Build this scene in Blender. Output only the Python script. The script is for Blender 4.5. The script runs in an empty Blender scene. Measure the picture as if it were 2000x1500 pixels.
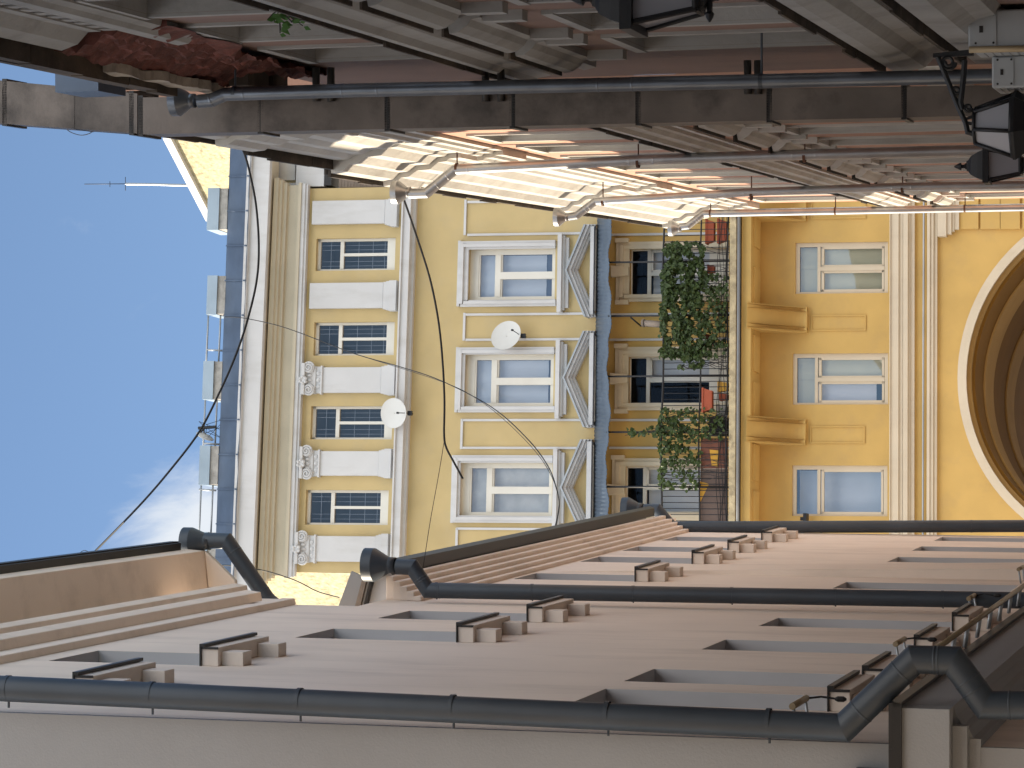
import bpy, bmesh, math, random
from mathutils import Vector, Matrix, noise
random.seed(7)
V = Vector
SC = bpy.context.scene
COL = SC.collection
F = 5444.0
PITCH = math.atan(1560 / F)
CAM = V((0, 0, 1.6))
sp, cp = math.sin(PITCH), math.cos(PITCH)

# ---------------------------------------------------------------- survey: sight lines -> wall planes
def ray(x, y):
    u = 750.0 - y; w = 1000.0 - x
    return V((u, -sp * w + cp * F, cp * w + sp * F))

class Wall:
    """a vertical wall plane: d runs along it, n points out of it"""
    def __init__(s, P, d, n):
        s.P, s.d, s.n = V(P), V(d).normalized(), V(n).normalized()
    def px(s, x, y, off=0.0):
        r = ray(x, y)
        t = ((s.P + s.n * off) - CAM).dot(s.n) / r.dot(s.n)
        return CAM + r * t
    def sz(s, x, y, off=0.0):
        p = s.px(x, y, off)
        return ((p - s.P).dot(s.d), p.z)
    def ps(s, x, y, sv):
        r = ray(x, y)
        t = (sv + (s.P - V((0, 0, s.P.z))).dot(s.d) ) / r.dot(s.d)
        return CAM + r * t
    def at(s, sv, z, off=0.0):
        p = s.P + s.d * sv + s.n * off
        return V((p.x, p.y, z))

def street_wall(vy, dist, side):
    d = ray(2560, vy); d.z = 0; d.normalize()
    r = V((d.y, -d.x, 0))
    return Wall(r * dist * side, d, r * -side)

WR = street_wall(633, 2.10, 1)
WA = street_wall(780, 2.30, -1)
WB = street_wall(725, 2.59, -1)
ya = math.radians(5)
WF = Wall((0, 58, 0), (math.cos(ya), math.sin(ya), 0), (math.sin(ya), -math.cos(ya), 0))

# ---------------------------------------------------------------- mesh building
class MB:
    def __init__(s): s.v = []; s.f = []; s.sm = []; s.sharp = []
    def face(s, pts, smooth=False):
        b = len(s.v); s.v += [V(p) for p in pts]; s.f.append(list(range(b, b + len(pts)))); s.sm.append(smooth); return s
    def add(s, pts, faces, smooth=False):
        b = len(s.v); s.v += [V(p) for p in pts]
        for f in faces: s.f.append([b + i for i in f]); s.sm.append(smooth)
        return s
    def box8(s, p):  # p0..3 front loop, p4..7 back loop
        return s.add(p, [(0, 1, 2, 3), (7, 6, 5, 4), (0, 4, 5, 1), (1, 5, 6, 2), (2, 6, 7, 3), (3, 7, 4, 0)])
    def prism(s, poly, ext):
        n = len(poly); e = V(ext); pts = [V(p) for p in poly] + [V(p) + e for p in poly]
        fs = [tuple(range(n)), tuple(range(2 * n - 1, n - 1, -1))]
        fs += [(i, i + n, (i + 1) % n + n, (i + 1) % n) for i in range(n)]
        return s.add(pts, fs)
    def box(s, c, X, Y, Z):
        c, X, Y, Z = V(c), V(X) / 2, V(Y) / 2, V(Z) / 2
        return s.box8([c - X - Y - Z, c + X - Y - Z, c + X - Y + Z, c - X - Y + Z,
                       c - X + Y - Z, c + X + Y - Z, c + X + Y + Z, c - X + Y + Z])
    def tube(s, path, r, n=16, cap=True, rs=None, smooth=True, crisp=False):
        path = [V(p) for p in path]
        rings = []
        d0 = (path[1] - path[0]).normalized()
        up = V((0, 0, 1)) if abs(d0.z) < .9 else V((0, 1, 0))
        X = d0.cross(up).normalized(); Y = d0.cross(X).normalized()
        m = len(path)
        for i, p in enumerate(path):
            din = (path[i] - path[i - 1]).normalized() if i > 0 else (path[1] - path[0]).normalized()
            dout = (path[i + 1] - path[i]).normalized() if i < m - 1 else din
            bis = (din + dout).normalized() if (din + dout).length > 1e-6 else din
            rr = rs[i] if rs else r
            ring = []
            for k in range(n):
                a = 2 * math.pi * k / n
                o = (X * math.cos(a) + Y * math.sin(a)) * rr
                den = din.dot(bis)
                if abs(den) > .25: o = o - din * (o.dot(bis) / den)
                ring.append(p + o)
            rings.append(ring)
            if i < m - 1:
                q = din.rotation_difference(dout); X = q @ X; Y = q @ Y
        b = len(s.v)
        for r_ in rings: s.v += r_
        if crisp:
            for i in range(1, m - 1): s.sharp += [(b + i * n + k, b + i * n + (k + 1) % n) for k in range(n)]
        for i in range(m - 1):
            for k in range(n):
                k2 = (k + 1) % n
                s.f.append([b + i * n + k, b + i * n + k2, b + (i + 1) * n + k2, b + (i + 1) * n + k]); s.sm.append(smooth)
        if cap:
            s.face(rings[0][::-1]); s.face(rings[-1])
        return s
    def lathe(s, o, ax, prof, n=20, smooth=True, cap=True):
        """prof: (distance along axis, radius)"""
        o, ax = V(o), V(ax).normalized()
        up = V((0, 0, 1)) if abs(ax.z) < .9 else V((0, 1, 0))
        X = ax.cross(up).normalized(); Y = ax.cross(X).normalized()
        b = len(s.v)
        for t, r in prof:
            for k in range(n):
                a = 2 * math.pi * k / n
                s.v.append(o + ax * t + (X * math.cos(a) + Y * math.sin(a)) * r)
        for i in range(len(prof) - 1):
            for k in range(n):
                k2 = (k + 1) % n
                s.f.append([b + i * n + k, b + i * n + k2, b + (i + 1) * n + k2, b + (i + 1) * n + k]); s.sm.append(smooth)
        if cap:
            s.f.append([b + k for k in range(n)][::-1]); s.sm.append(False)
            e = b + (len(prof) - 1) * n
            s.f.append([e + k for k in range(n)]); s.sm.append(False)
        return s
    def build(s, name, mat, parent=None, bevel=0.0):
        me = bpy.data.meshes.new(name)
        o = V((0, 0, 0)); par = parent
        while par is not None:
            o += par.location; par = par.parent
        me.from_pydata([tuple(v - o) for v in s.v], [], s.f)
        bm = bmesh.new(); bm.from_mesh(me)
        for f, k in zip(bm.faces, s.sm): f.smooth = k
        bm.verts.ensure_lookup_table()
        for a_, b_ in s.sharp:
            e = bm.edges.get((bm.verts[a_], bm.verts[b_]))
            if e: e.smooth = False
        bmesh.ops.remove_doubles(bm, verts=bm.verts, dist=1e-5)
        bmesh.ops.recalc_face_normals(bm, faces=bm.faces)
        for e in bm.edges:
            if len(e.link_faces) == 2 and e.calc_face_angle(0) > .33: e.smooth = False
        bm.to_mesh(me); bm.free()
        me.materials.append(mat)
        ob = bpy.data.objects.new(name, me); COL.objects.link(ob)
        if parent: ob.parent = parent
        if bevel:
            b = ob.modifiers.new('b', 'BEVEL'); b.width = bevel; b.segments = 2; b.limit_method = 'ANGLE'
        return ob

def tag(o, label=None, cat=None, group=None, kind=None):
    if label: o['label'] = label
    if cat: o['category'] = cat
    if group: o['group'] = group
    if kind: o['kind'] = kind
    return o

def thing(name, label, cat, loc=(0, 0, 0), group=None):
    o = bpy.data.objects.new(name, None); COL.objects.link(o); o.location = loc; o.empty_display_size = .2
    return tag(o, label, cat, group)

def onwall(W, s0, s1, z0, z1, o0, o1, mb):
    p = [W.at(s0, z0, o1), W.at(s1, z0, o1), W.at(s1, z1, o1), W.at(s0, z1, o1),
         W.at(s0, z0, o0), W.at(s1, z0, o0), W.at(s1, z1, o0), W.at(s0, z1, o0)]
    return mb.box8(p)

def profile(W, s0, s1, prof, mb, jag=0):
    """closed (offset, height) outline run along the wall"""
    poly = [W.at(s0, z, o) for o, z in prof]
    return mb.prism(poly, W.at(s1, 0, 0) - W.at(s0, 0, 0))

def holed(Pf, i0, i1, j0, j1, holes, nrm, deep, mb):
    """wall sheet with rectangular openings and their reveals"""
    I = sorted({i0, i1} | {h[0] for h in holes} | {h[1] for h in holes})
    J = sorted({j0, j1} | {h[2] for h in holes} | {h[3] for h in holes})
    I = [i for i in I if i0 <= i <= i1]; J = [j for j in J if j0 <= j <= j1]
    for a, b in zip(I, I[1:]):
        for c, d in zip(J, J[1:]):
            mi, mj = (a + b) / 2, (c + d) / 2
            if any(h[0] < mi < h[1] and h[2] < mj < h[3] for h in holes): continue
            mb.face([Pf(a, c), Pf(b, c), Pf(b, d), Pf(a, d)])
    for h in holes:
        dd = h[4] if len(h) > 4 else deep
        c = [Pf(h[0], h[2]), Pf(h[1], h[2]), Pf(h[1], h[3]), Pf(h[0], h[3])]
        for k in range(4):
            a, b = c[k], c[(k + 1) % 4]
            mb.face([a, b, b - nrm * dd, a - nrm * dd])

# ---------------------------------------------------------------- materials
def newmat(name):
    m = bpy.data.materials.new(name); m.use_nodes = True
    nt = m.node_tree; return m, nt, nt.nodes['Principled BSDF']

def mat(name, col, rough=.8, metal=0, var=.12, scale=1.2, fine=40, bump=.15, dirt=None, dirt_amt=.5, streak=False, spec=.4, dscale=.8):
    m, nt, b = newmat(name); N = nt.nodes; L = nt.links
    geo = N.new('ShaderNodeNewGeometry')
    n1 = N.new('ShaderNodeTexNoise'); n1.inputs['Scale'].default_value = scale; n1.inputs['Detail'].default_value = 6
    L.new(geo.outputs['Position'], n1.inputs['Vector'])
    r = N.new('ShaderNodeMapRange'); r.inputs['From Min'].default_value = .3; r.inputs['From Max'].default_value = .7
    r.inputs['To Min'].default_value = 1 - var; r.inputs['To Max'].default_value = 1 + var
    L.new(n1.outputs['Fac'], r.inputs['Value'])
    mul = N.new('ShaderNodeVectorMath'); mul.operation = 'SCALE'; mul.inputs[0].default_value = col[:3]
    L.new(r.outputs['Result'], mul.inputs['Scale'])
    out = mul.outputs['Vector']
    if dirt:
        n2 = N.new('ShaderNodeTexNoise'); n2.inputs['Detail'].default_value = 8; n2.inputs['Roughness'].default_value = .65
        n2.inputs['Scale'].default_value = dscale
        if streak:
            mp = N.new('ShaderNodeMapping'); mp.inputs['Scale'].default_value = (2.2, 2.2, .5)
            L.new(geo.outputs['Position'], mp.inputs['Vector']); L.new(mp.outputs['Vector'], n2.inputs['Vector'])
        else: L.new(geo.outputs['Position'], n2.inputs['Vector'])
        rr = N.new('ShaderNodeMapRange'); rr.inputs['From Min'].default_value = .5; rr.inputs['From Max'].default_value = .75
        rr.inputs['To Max'].default_value = dirt_amt
        L.new(n2.outputs['Fac'], rr.inputs['Value'])
        mx = N.new('ShaderNodeMix'); mx.data_type = 'RGBA'
        L.new(rr.outputs['Result'], mx.inputs['Factor']); L.new(out, mx.inputs['A']); mx.inputs['B'].default_value = (*dirt, 1)
        out = mx.outputs['Result']
    L.new(out, b.inputs['Base Color'])
    b.inputs['Roughness'].default_value = rough; b.inputs['Metallic'].default_value = metal
    b.inputs['Specular IOR Level'].default_value = spec
    if bump:
        n3 = N.new('ShaderNodeTexNoise'); n3.inputs['Scale'].default_value = fine; n3.inputs['Detail'].default_value = 5
        L.new(geo.outputs['Position'], n3.inputs['Vector'])
        bp = N.new('ShaderNodeBump'); bp.inputs['Strength'].default_value = bump; bp.inputs['Distance'].default_value = .02
        L.new(n3.outputs['Fac'], bp.inputs['Height']); L.new(bp.outputs['Normal'], b.inputs['Normal'])
    return m

M = {}
M['yel_up'] = mat('pale_yellow_plaster', (.50, .385, .19), dirt=(.44, .36, .22), dirt_amt=.45, bump=.1, var=.08, dscale=1.5)
M['yel_lo'] = mat('yellow_plaster', (.57, .375, .12), dirt=(.44, .30, .13), dirt_amt=.45, bump=.1, var=.08, dscale=1.5)
M['white'] = mat('white_trim_paint', (.56, .56, .565), dirt=(.36, .34, .31), dirt_amt=.5, streak=True, bump=.15, var=.05)
M['cream'] = mat('cream_trim_paint', (.62, .54, .41), dirt=(.45, .36, .25), dirt_amt=.4, streak=True, bump=.15, var=.05)
M['cornice'] = mat('cornice_paint', (.53, .475, .365), dirt=(.40, .35, .27), dirt_amt=.35, bump=.12, var=.06)
M['frame'] = mat('window_frame_paint', (.68, .66, .60), dirt=(.45, .42, .38), dirt_amt=.35, bump=.05, var=.04, rough=.5)
M['beige'] = mat('beige_render', (.76, .655, .565), dirt=(.50, .42, .36), dirt_amt=.55, streak=True, bump=.12, fine=70, var=.05, scale=.7)
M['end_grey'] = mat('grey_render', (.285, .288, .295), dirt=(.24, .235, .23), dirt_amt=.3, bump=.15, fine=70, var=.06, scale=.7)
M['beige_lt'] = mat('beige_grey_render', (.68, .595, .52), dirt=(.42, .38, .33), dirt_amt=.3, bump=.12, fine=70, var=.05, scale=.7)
M['reveal'] = mat('grey_reveal_paint', (.47, .46, .47), bump=.05, var=.05)
M['pipe'] = mat('graphite_pipe_paint', (.032, .042, .055), rough=.45, var=.25, dirt=(.09, .085, .08), dirt_amt=.25, streak=True, bump=.02, spec=.5)
M['zinc'] = mat('zinc_pipe', (.42, .42, .42), rough=.36, metal=.85, var=.15, scale=3, bump=.06, fine=12, dirt=(.25, .17, .12), dirt_amt=.4, streak=True)
M['rust'] = mat('rusty_band', (.10, .045, .025), rough=.8, var=.3)
M['duct'] = mat('weathered_duct_sheet', (.125, .105, .092), rough=.55, metal=.2, var=.3, scale=2, dirt=(.016, .013, .012), dirt_amt=1.0, dscale=1.3, bump=.08)
M['black'] = mat('black_sheet_metal', (.018, .016, .015), rough=.45, var=.2, bump=.05)
M['iron'] = mat('black_iron', (.012, .013, .016), rough=.5, var=.2, bump=.08)
M['gutter'] = mat('dark_eave_timber', (.045, .035, .028), rough=.85, var=.4, scale=4, bump=.5, fine=15, dirt=(.16, .12, .08), dirt_amt=.6)
M['pink_near'] = mat('grimy_shaded_pink', (.165, .108, .09), dirt=(.085, .062, .055), dirt_amt=.6, streak=True, bump=.2, var=.1)  # base darkened to carry the deep alley's shade, with grime streaks over it
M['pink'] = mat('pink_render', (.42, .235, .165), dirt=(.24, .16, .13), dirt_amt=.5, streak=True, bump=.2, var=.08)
M['neartrim'] = mat('grimy_shaded_trim', (.25, .248, .245), dirt=(.09, .08, .072), dirt_amt=.5, streak=True, bump=.35, fine=18, var=.12, dscale=1.1)  # trim colour also kept dark for the alley shade, plus streaked grime
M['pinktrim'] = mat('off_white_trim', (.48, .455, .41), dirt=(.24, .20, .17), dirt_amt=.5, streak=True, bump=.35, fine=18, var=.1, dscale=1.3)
M['plaster'] = mat('old_grey_plaster', (.34, .31, .27), rough=.95, var=.2, scale=5, bump=.6, fine=14, dirt=(.1, .09, .08), dirt_amt=.6, dscale=3)
M['brick'] = mat('crumbling_brick', (.105, .036, .028), rough=.95, var=.4, scale=7, bump=1, fine=18, dirt=(.035, .02, .018), dirt_amt=.85, dscale=3)
M['roof'] = mat('blue_grey_roof_sheet', (.075, .105, .155), rough=.48, metal=.2, var=.18, scale=1.5, bump=.1, fine=6, dirt=(.07, .09, .12), dirt_amt=.6)
M['roofcap'] = mat('pale_blue_cap_sheet', (.30, .37, .43), rough=.4, metal=.3, var=.12, bump=.06)
M['concrete'] = mat('stained_concrete', (.38, .36, .33), rough=.9, var=.2, scale=5, bump=.5, fine=20, dirt=(.12, .11, .1), dirt_amt=.8, dscale=4)
M['canopy'] = mat('blue_corrugated_sheet', (.085, .115, .155), rough=.55, metal=.2, var=.15, bump=.08)
M['muntin'] = mat('grey_inner_bar', (.30, .33, .38), bump=0)
M['dark'] = mat('dark_interior', (.012, .011, .012), rough=.9, bump=0)
M['blind'] = mat('grey_green_blind', (.52, .52, .38), rough=.9, var=.08, bump=.1)
M['curtain'] = mat('white_curtain', (.60, .63, .66), rough=.9, var=.06, bump=.05)
M['curtain2'] = mat('cream_curtain', (.58, .57, .52), rough=.9, var=.1, scale=4, bump=.1)
M['darkblue'] = mat('dark_room_lining', (.11, .12, .135), rough=.9, bump=0)
M['dish'] = mat('dish_enamel', (.60, .60, .58), rough=.55, var=.05, bump=.03, dirt=(.4, .36, .3), dirt_amt=.3)
M['cable'] = mat('cable_rubber', (.012, .012, .012), rough=.6, bump=0)
M['terracotta'] = mat('orange_planter', (.33, .07, .028), rough=.6, var=.12, bump=.05)
M['soil'] = mat('dark_pot', (.05, .045, .045), rough=.8)
M['slab'] = mat('stained_balcony_plaster', (.48, .40, .25), rough=.95, var=.25, scale=5, bump=.8, fine=16, dirt=(.13, .10, .07), dirt_amt=.9, dscale=4)
M['steel'] = mat('galvanised_steel', (.36, .38, .40), rough=.45, metal=.5, var=.15, bump=.05)
M['guttergrey'] = mat('dull_grey_sheet', (.19, .20, .21), rough=.6, var=.25, dirt=(.3, .26, .2), dirt_amt=.5)
M['zinc_dark'] = mat('aged_zinc_pipe', (.15, .17, .20), rough=.36, metal=.8, var=.2, scale=3, bump=.06, fine=12)
M['stucco'] = mat('sprayed_yellow_stucco', (.45, .395, .255), rough=.95, var=.25, scale=9, bump=1.0, fine=7, dirt=(.17, .135, .08), dirt_amt=.95, dscale=6)
M['acwhite'] = mat('grey_appliance_paint', (.30, .32, .34), rough=.5, var=.08, bump=.03, dirt=(.15, .15, .15), dirt_amt=.5)
M['lampglass'] = mat('frosted_lamp_glass', (.32, .33, .37), rough=.25, var=.05, bump=0)
M['gold'] = mat('tan_light_rail', (.30, .23, .14), rough=.5, metal=.2, bump=.03)
M['wood'] = mat('old_grey_planks', (.24, .195, .16), rough=.9, var=.2, scale=3, bump=.4, dirt=(.12, .09, .07), dirt_amt=.6, streak=True)
M['cloth'] = mat('worn_red_brown_panel', (.20, .085, .06), rough=.9, var=.35, scale=2.5, bump=.2, dirt=(.10, .08, .09), dirt_amt=.8, dscale=2)
M['ochre'] = mat('ochre_board', (.60, .33, .05), rough=.8, var=.15)
M['brown'] = mat('brown_board', (.14, .10, .085), rough=.8, var=.2)
M['ground'] = mat('pale_paving', (.42, .39, .35), rough=.9, var=.15, scale=.6, bump=.3)
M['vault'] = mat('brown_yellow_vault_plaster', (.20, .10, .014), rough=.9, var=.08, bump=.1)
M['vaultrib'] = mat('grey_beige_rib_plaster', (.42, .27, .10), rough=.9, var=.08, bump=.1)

def glass_mat(name, tint, refl=.35, base=.06, wave=.06, gt=(.9, .93, 1)):
    m, nt, b = newmat(name); N = nt.nodes; L = nt.links
    N.remove(b)
    tr = N.new('ShaderNodeBsdfTransparent'); tr.inputs['Color'].default_value = (*tint, 1)
    gl = N.new('ShaderNodeBsdfGlossy'); gl.inputs['Roughness'].default_value = base; gl.inputs['Color'].default_value = (*gt, 1)
    mx = N.new('ShaderNodeMixShader'); mx.inputs[0].default_value = refl
    geo = N.new('ShaderNodeNewGeometry'); nz = N.new('ShaderNodeTexNoise'); nz.inputs['Scale'].default_value = 1.3
    L.new(geo.outputs['Position'], nz.inputs['Vector'])
    bp = N.new('ShaderNodeBump'); bp.inputs['Strength'].default_value = wave; bp.inputs['Distance'].default_value = .05
    L.new(nz.outputs['Fac'], bp.inputs['Height']); L.new(bp.outputs['Normal'], gl.inputs['Normal'])
    L.new(tr.outputs[0], mx.inputs[1]); L.new(gl.outputs[0], mx.inputs[2]); L.new(mx.outputs[0], N['Material Output'].inputs['Surface'])
    return m
M['glass'] = glass_mat('window_glass', (.93, .95, .97), .20)
M['glass_dark'] = glass_mat('dark_window_glass', (.93, .94, .96), .15, gt=(1, .93, .82))
M['glass_door'] = glass_mat('door_glass', (.93, .94, .96), .02)
M['glass_low'] = glass_mat('lower_window_glass', (.93, .94, .96), .16, .02, .02)
M['glass_side'] = glass_mat('side_window_glass', (.9, .92, .95), .35, .03, 0)

def leaf_mat(name, c1, c2):
    m, nt, b = newmat(name); N = nt.nodes; L = nt.links
    oi = N.new('ShaderNodeNewGeometry'); nz = N.new('ShaderNodeTexNoise'); nz.inputs['Scale'].default_value = 9
    L.new(oi.outputs['Position'], nz.inputs['Vector'])
    cr = N.new('ShaderNodeMix'); cr.data_type = 'RGBA'
    cr.inputs['A'].default_value = (*c1, 1); cr.inputs['B'].default_value = (*c2, 1)
    L.new(nz.outputs['Fac'], cr.inputs['Factor']); L.new(cr.outputs['Result'], b.inputs['Base Color'])
    b.inputs['Roughness'].default_value = .5
    tl = N.new('ShaderNodeBsdfTranslucent'); L.new(cr.outputs['Result'], tl.inputs['Color'])
    mx = N.new('ShaderNodeMixShader'); mx.inputs[0].default_value = .3
    L.new(b.outputs[0], mx.inputs[1]); L.new(tl.outputs[0], mx.inputs[2]); L.new(mx.outputs[0], N['Material Output'].inputs['Surface'])
    return m
M['leaf'] = leaf_mat('ivy_leaf', (.006, .022, .008), (.10, .15, .035))
M['leaf2'] = leaf_mat('twig_leaf', (.03, .10, .02), (.09, .20, .04))

# ---------------------------------------------------------------- setting
g = MB(); g.face([(-400, -400, 0), (400, -400, 0), (400, 1200, 0), (-400, 1200, 0)])
tag(g.build('ground', M['ground']), kind='structure')

# ================================================================ END HOUSE (yellow facade)
TB = [(300, .036), (440, .037), (505, .044), (585, .0356), (797, .033), (1000, .022), (1160, .0136), (1422, .005), (1736, .001), (1828, .002), (2100, 0), (3000, 0)]
KV = 3.8e-5
def slope(b):
    if b <= TB[0][0]: return TB[0][1]
    for (b0, s0), (b1, s1) in zip(TB, TB[1:]):
        if b <= b1: return s0 + (s1 - s0) * (b - b0) / (b1 - b0)
    return 0
def pix(a, b):
    y = a
    for _ in range(4):
        x = b - slope(b) * (y - 741); y = a + KV * (a - 850) * (x - 1000)
    return x, y
def ab(x, y):
    t = KV * (x - 1000); a = (y + 850 * t) / (1 + t); b = x
    for _ in range(5): b = x + slope(b) * (y - 741)
    return a, b
def F3(a, b, d=0.0):
    x, y = pix(a, b); return WF.px(x, y, d)
FN = WF.n
def frect(x0, x1, y0, y1):
    """upright rectangle on the facade from its corners in the survey picture"""
    ac, bc = ab((x0 + x1) / 2, (y0 + y1) / 2); t = 1 + KV * ((x0 + x1) / 2 - 1000)
    ha = (y1 - y0) / 2 / t; hb = (x1 - x0) / 2
    return ac - ha, ac + ha, bc - hb, bc + hb
def fboxab(a0, a1, b0, b1, d1, d0, mb):
    f = [F3(a1, b1, d1), F3(a0, b1, d1), F3(a0, b0, d1), F3(a1, b0, d1)]
    return mb.box8(f + [p - FN * (d1 - d0) for p in f])
def fbox(x0, x1, y0, y1, d1, d0=0.0, mb=None):
    return fboxab(*frect(x0, x1, y0, y1), d1, d0, mb)
def fpoly(pts, d1, d0, mb):
    f = [WF.px(x, y, d1) for x, y in pts]
    return mb.prism(f, -FN * (d1 - d0))

AR, AL = 361, 1122
yh = thing('yellow_house', 'tall yellow plastered house with white pilasters and arched passage closing the end of the alley', 'house', (0, 58, 0))

# openings
TOPW = [(617, 772, 465, 528), (613, 770, 629, 694), (607, 766, 793, 858), (597, 758, 957, 1025)]
MIDW = [(914, 1085, 486, 585), (907, 1081, 692, 793), (898, 1077, 904, 1007)]
DOORW = [(1229, 1424, 485, 575), (1227, 1423, 696, 788), (1221, 1421, 911, 1001)]
LOWW = [(1553, 1735, 473, 573), (1548, 1735, 690, 790), (1547, 1733, 909, 1008)]
hol_up = [frect(*w) + (.20,) for w in TOPW] + [frect(*w) + (.22,) for w in MIDW]
hol_lo = [frect(*w) + (.20,) for w in DOORW] + [frect(*w) + (.14,) for w in LOWW]
w = MB()
holed(lambda a, b: F3(a, b), AR, AL, 460, 1175, hol_up, FN, .2, w)
w.build('upper_wall', M['yel_up'], yh)
w = MB()
holed(lambda a, b: F3(a, b), AR, AL, 1175, 1832, hol_lo, FN, .2, w)
# arch storey
ac_a, ac_b, ac_r = 742, 2207, 322
N_ARC = 48
arcpts = [(ac_a + ac_r * math.cos(math.pi * k / N_ARC), ac_b - ac_r * math.sin(math.pi * k / N_ARC)) for k in range(N_ARC + 1)]
BG = 2700
for k in range(N_ARC):
    (a0, b0), (a1, b1) = arcpts[k], arcpts[k + 1]
    w.face([F3(a0, b0), F3(a1, b1), F3(a1, 1832), F3(a0, 1832)])
w.face([F3(ac_a + ac_r, 1832), F3(AL, 1832), F3(AL, BG), F3(ac_a + ac_r, BG)])
w.face([F3(AR, 1832), F3(ac_a - ac_r, 1832), F3(ac_a - ac_r, BG), F3(AR, BG)])
w.build('lower_wall', M['yel_lo'], yh)
# side walls, oblique on the left (sun side), back, body roof
def up(p, z): return V((p.x, p.y, z))
zt = F3(700, 440).z
cL, cR = F3(AL, 600), F3(AR, 600)
od = V((-.55, .83, 0)).normalized()
sw = MB()
sw.prism([up(cL, 0), up(cL, F3(AL, 512).z), up(cL + od * 14, F3(AL, 545).z), up(cL + od * 14, 0)], V((.35, .2, 0)))
sw.build('side_wall', M['stucco'], yh)
sw = MB(); sw.prism([up(cR, 0), up(cR, zt), up(cR + V((0, 13, 0)), zt), up(cR + V((0, 13, 0)), 0)], V((-.3, 0, 0)))
sw.build('party_wall', M['yel_up'], yh)
# vaulted passage
vt = MB(); rb = MB()
def arcring(rad, depth, a_c=ac_a):
    return [F3(a_c + rad * math.cos(math.pi * k / N_ARC), ac_b - rad * math.sin(math.pi * k / N_ARC)) - FN * depth for k in range(N_ARC + 1)]
def tunnel(mb, r0, d0, r1, d1):
    A, B = arcring(r0, d0), arcring(r1, d1)
    for k in range(N_ARC): mb.add([A[k], A[k + 1], B[k + 1], B[k]], [(0, 1, 2, 3)], True)
    for e in (0, N_ARC):
        a, b = A[e], B[e]; mb.face([a, b, up(b, 0), up(a, 0)])
L_ = 16
tunnel(vt, ac_r, .0, ac_r, .3)
tunnel(vt, 306, .3, 306, L_)
A, B = arcring(ac_r, .3), arcring(306, .3)
for k in range(N_ARC): vt.face([A[k], A[k + 1], B[k + 1], B[k]])
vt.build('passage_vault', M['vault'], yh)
for dd in (1.8, 6.2, 10.6, 14.2):
    A, B, C_, D_ = arcring(305.5, dd), arcring(302, dd), arcring(302, dd + 1.65), arcring(305.5, dd + 1.65)
    for k in range(N_ARC):
        rb.face([A[k], A[k + 1], B[k + 1], B[k]]); rb.add([B[k], B[k + 1], C_[k + 1], C_[k]], [(0, 1, 2, 3)], True)
        rb.face([C_[k], C_[k + 1], D_[k + 1], D_[k]])
    for e in (0, N_ARC): rb.prism([A[e], B[e], C_[e], D_[e]], V((0, 0, -A[e].z)))
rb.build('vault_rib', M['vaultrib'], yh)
ar = MB()  # archivolt
for (r0, r1, d) in ((337, ac_r - 1, .07), (ac_r + 4, ac_r - 2, .10)):
    A, B = [[F3(ac_a + r * math.cos(math.pi * k / N_ARC), ac_b - r * math.sin(math.pi * k / N_ARC), d) for k in range(N_ARC + 1)] for r in (r0, r1)]
    for k in range(N_ARC):
        ar.box8([A[k], A[k + 1], B[k + 1], B[k], A[k] - FN * d, A[k + 1] - FN * d, B[k + 1] - FN * d, B[k] - FN * d])
ar.build('arch_moulding', M['cream'], yh)
mid_ring = MB()
A, B, C_ = arcring(ac_r - .5, .12), arcring(312, .12), arcring(312, .29)
for k in range(N_ARC):
    mid_ring.face([A[k], A[k + 1], B[k + 1], B[k]]); mid_ring.add([B[k], B[k + 1], C_[k + 1], C_[k]], [(0, 1, 2, 3)], True)
mid_ring.build('arch_lining', M['vaultrib'], yh)

# main cornice
cn = MB()
def band(b0, b1, d1, mb, a0=AR, a1=AL, d0=0.0): return fboxab(a0 - d1 * 60 - (55 if b1 < 526 else 0), a1 + d1 * 60, b0, b1, d1, d0, mb)
for b0, b1, d in ((470, 507, .62), (519, 528, .38), (528, 536, .30), (536, 546, .21), (546, 569, .12), (569, 575, .20)):
    (band(b0, b1, d, cn))
cn.build('cornice', M['cornice'], yh)
cw = MB()
band(473, 509, .64, cw, d0=.50); band(466, 474, .70, cw); band(575, 583, .17, cw); band(583, 588.5, .14, cw)
cw.build('cornice_fascia', M['white'], yh)
# roof: steep sheet strip, pedestals, rails
def roofpt(a, t, d=0):  # t=0 eave, 1 top edge
    p0 = F3(a, 472, .72); p1 = F3(a, 433, .0)
    return p0.lerp(p1, t)
rf = MB()
seg = 26
e0, e1 = AR - 95, AL + 45
for i in range(seg):
    a0, a1 = e0 + (e1 - e0) * i / seg, e0 + (e1 - e0) * (i + 1) / seg
    for t0, t1 in ((0, .5), (.5, 1)):
        wob = lambda a, t: roofpt(a, t) + FN * (.035 * noise.noise(V((a * .03, t * 3, 1.7))))
        rf.face([wob(a1, t0), wob(a0, t0), wob(a0, t1), wob(a1, t1)])
    if i % 2 == 0:
        p = roofpt(a0, 0) + FN * .02; q = roofpt(a0, 1) + FN * .02
        rf.prism([p, p + WF.d * .03, q + WF.d * .03, q], FN * .03)
back = V((0, 12, 2.0))
rf.face([roofpt(e1, 1), roofpt(e0, 1), roofpt(e0, 1) + back, roofpt(e1, 1) + back])
rf.build('roof', M['roof'], yh)
PED = [(368, 448, 405, 441), (539, 613, 404, 437), (706, 779, 396, 430), (871, 946, 389, 423), (1040, 1112, 384, 418)]
for y0, y1, x0, x1 in PED:
    pb = MB(); fbox(x1 - 14, x1 + 3, y0, y1, .02, -.75, pb)
    o = pb.build('roof_pedestal', M['concrete'], yh)
    pc = MB(); fbox(x0, x1 - 13.6, y0 - 1, y1 + 1, .06, -.78, pc); pc.build('sheet_cap', M['roofcap'], o)
def seg3(p, q, r=.018, mb=None, n=6): mb.tube([p, q], r, n)
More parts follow.
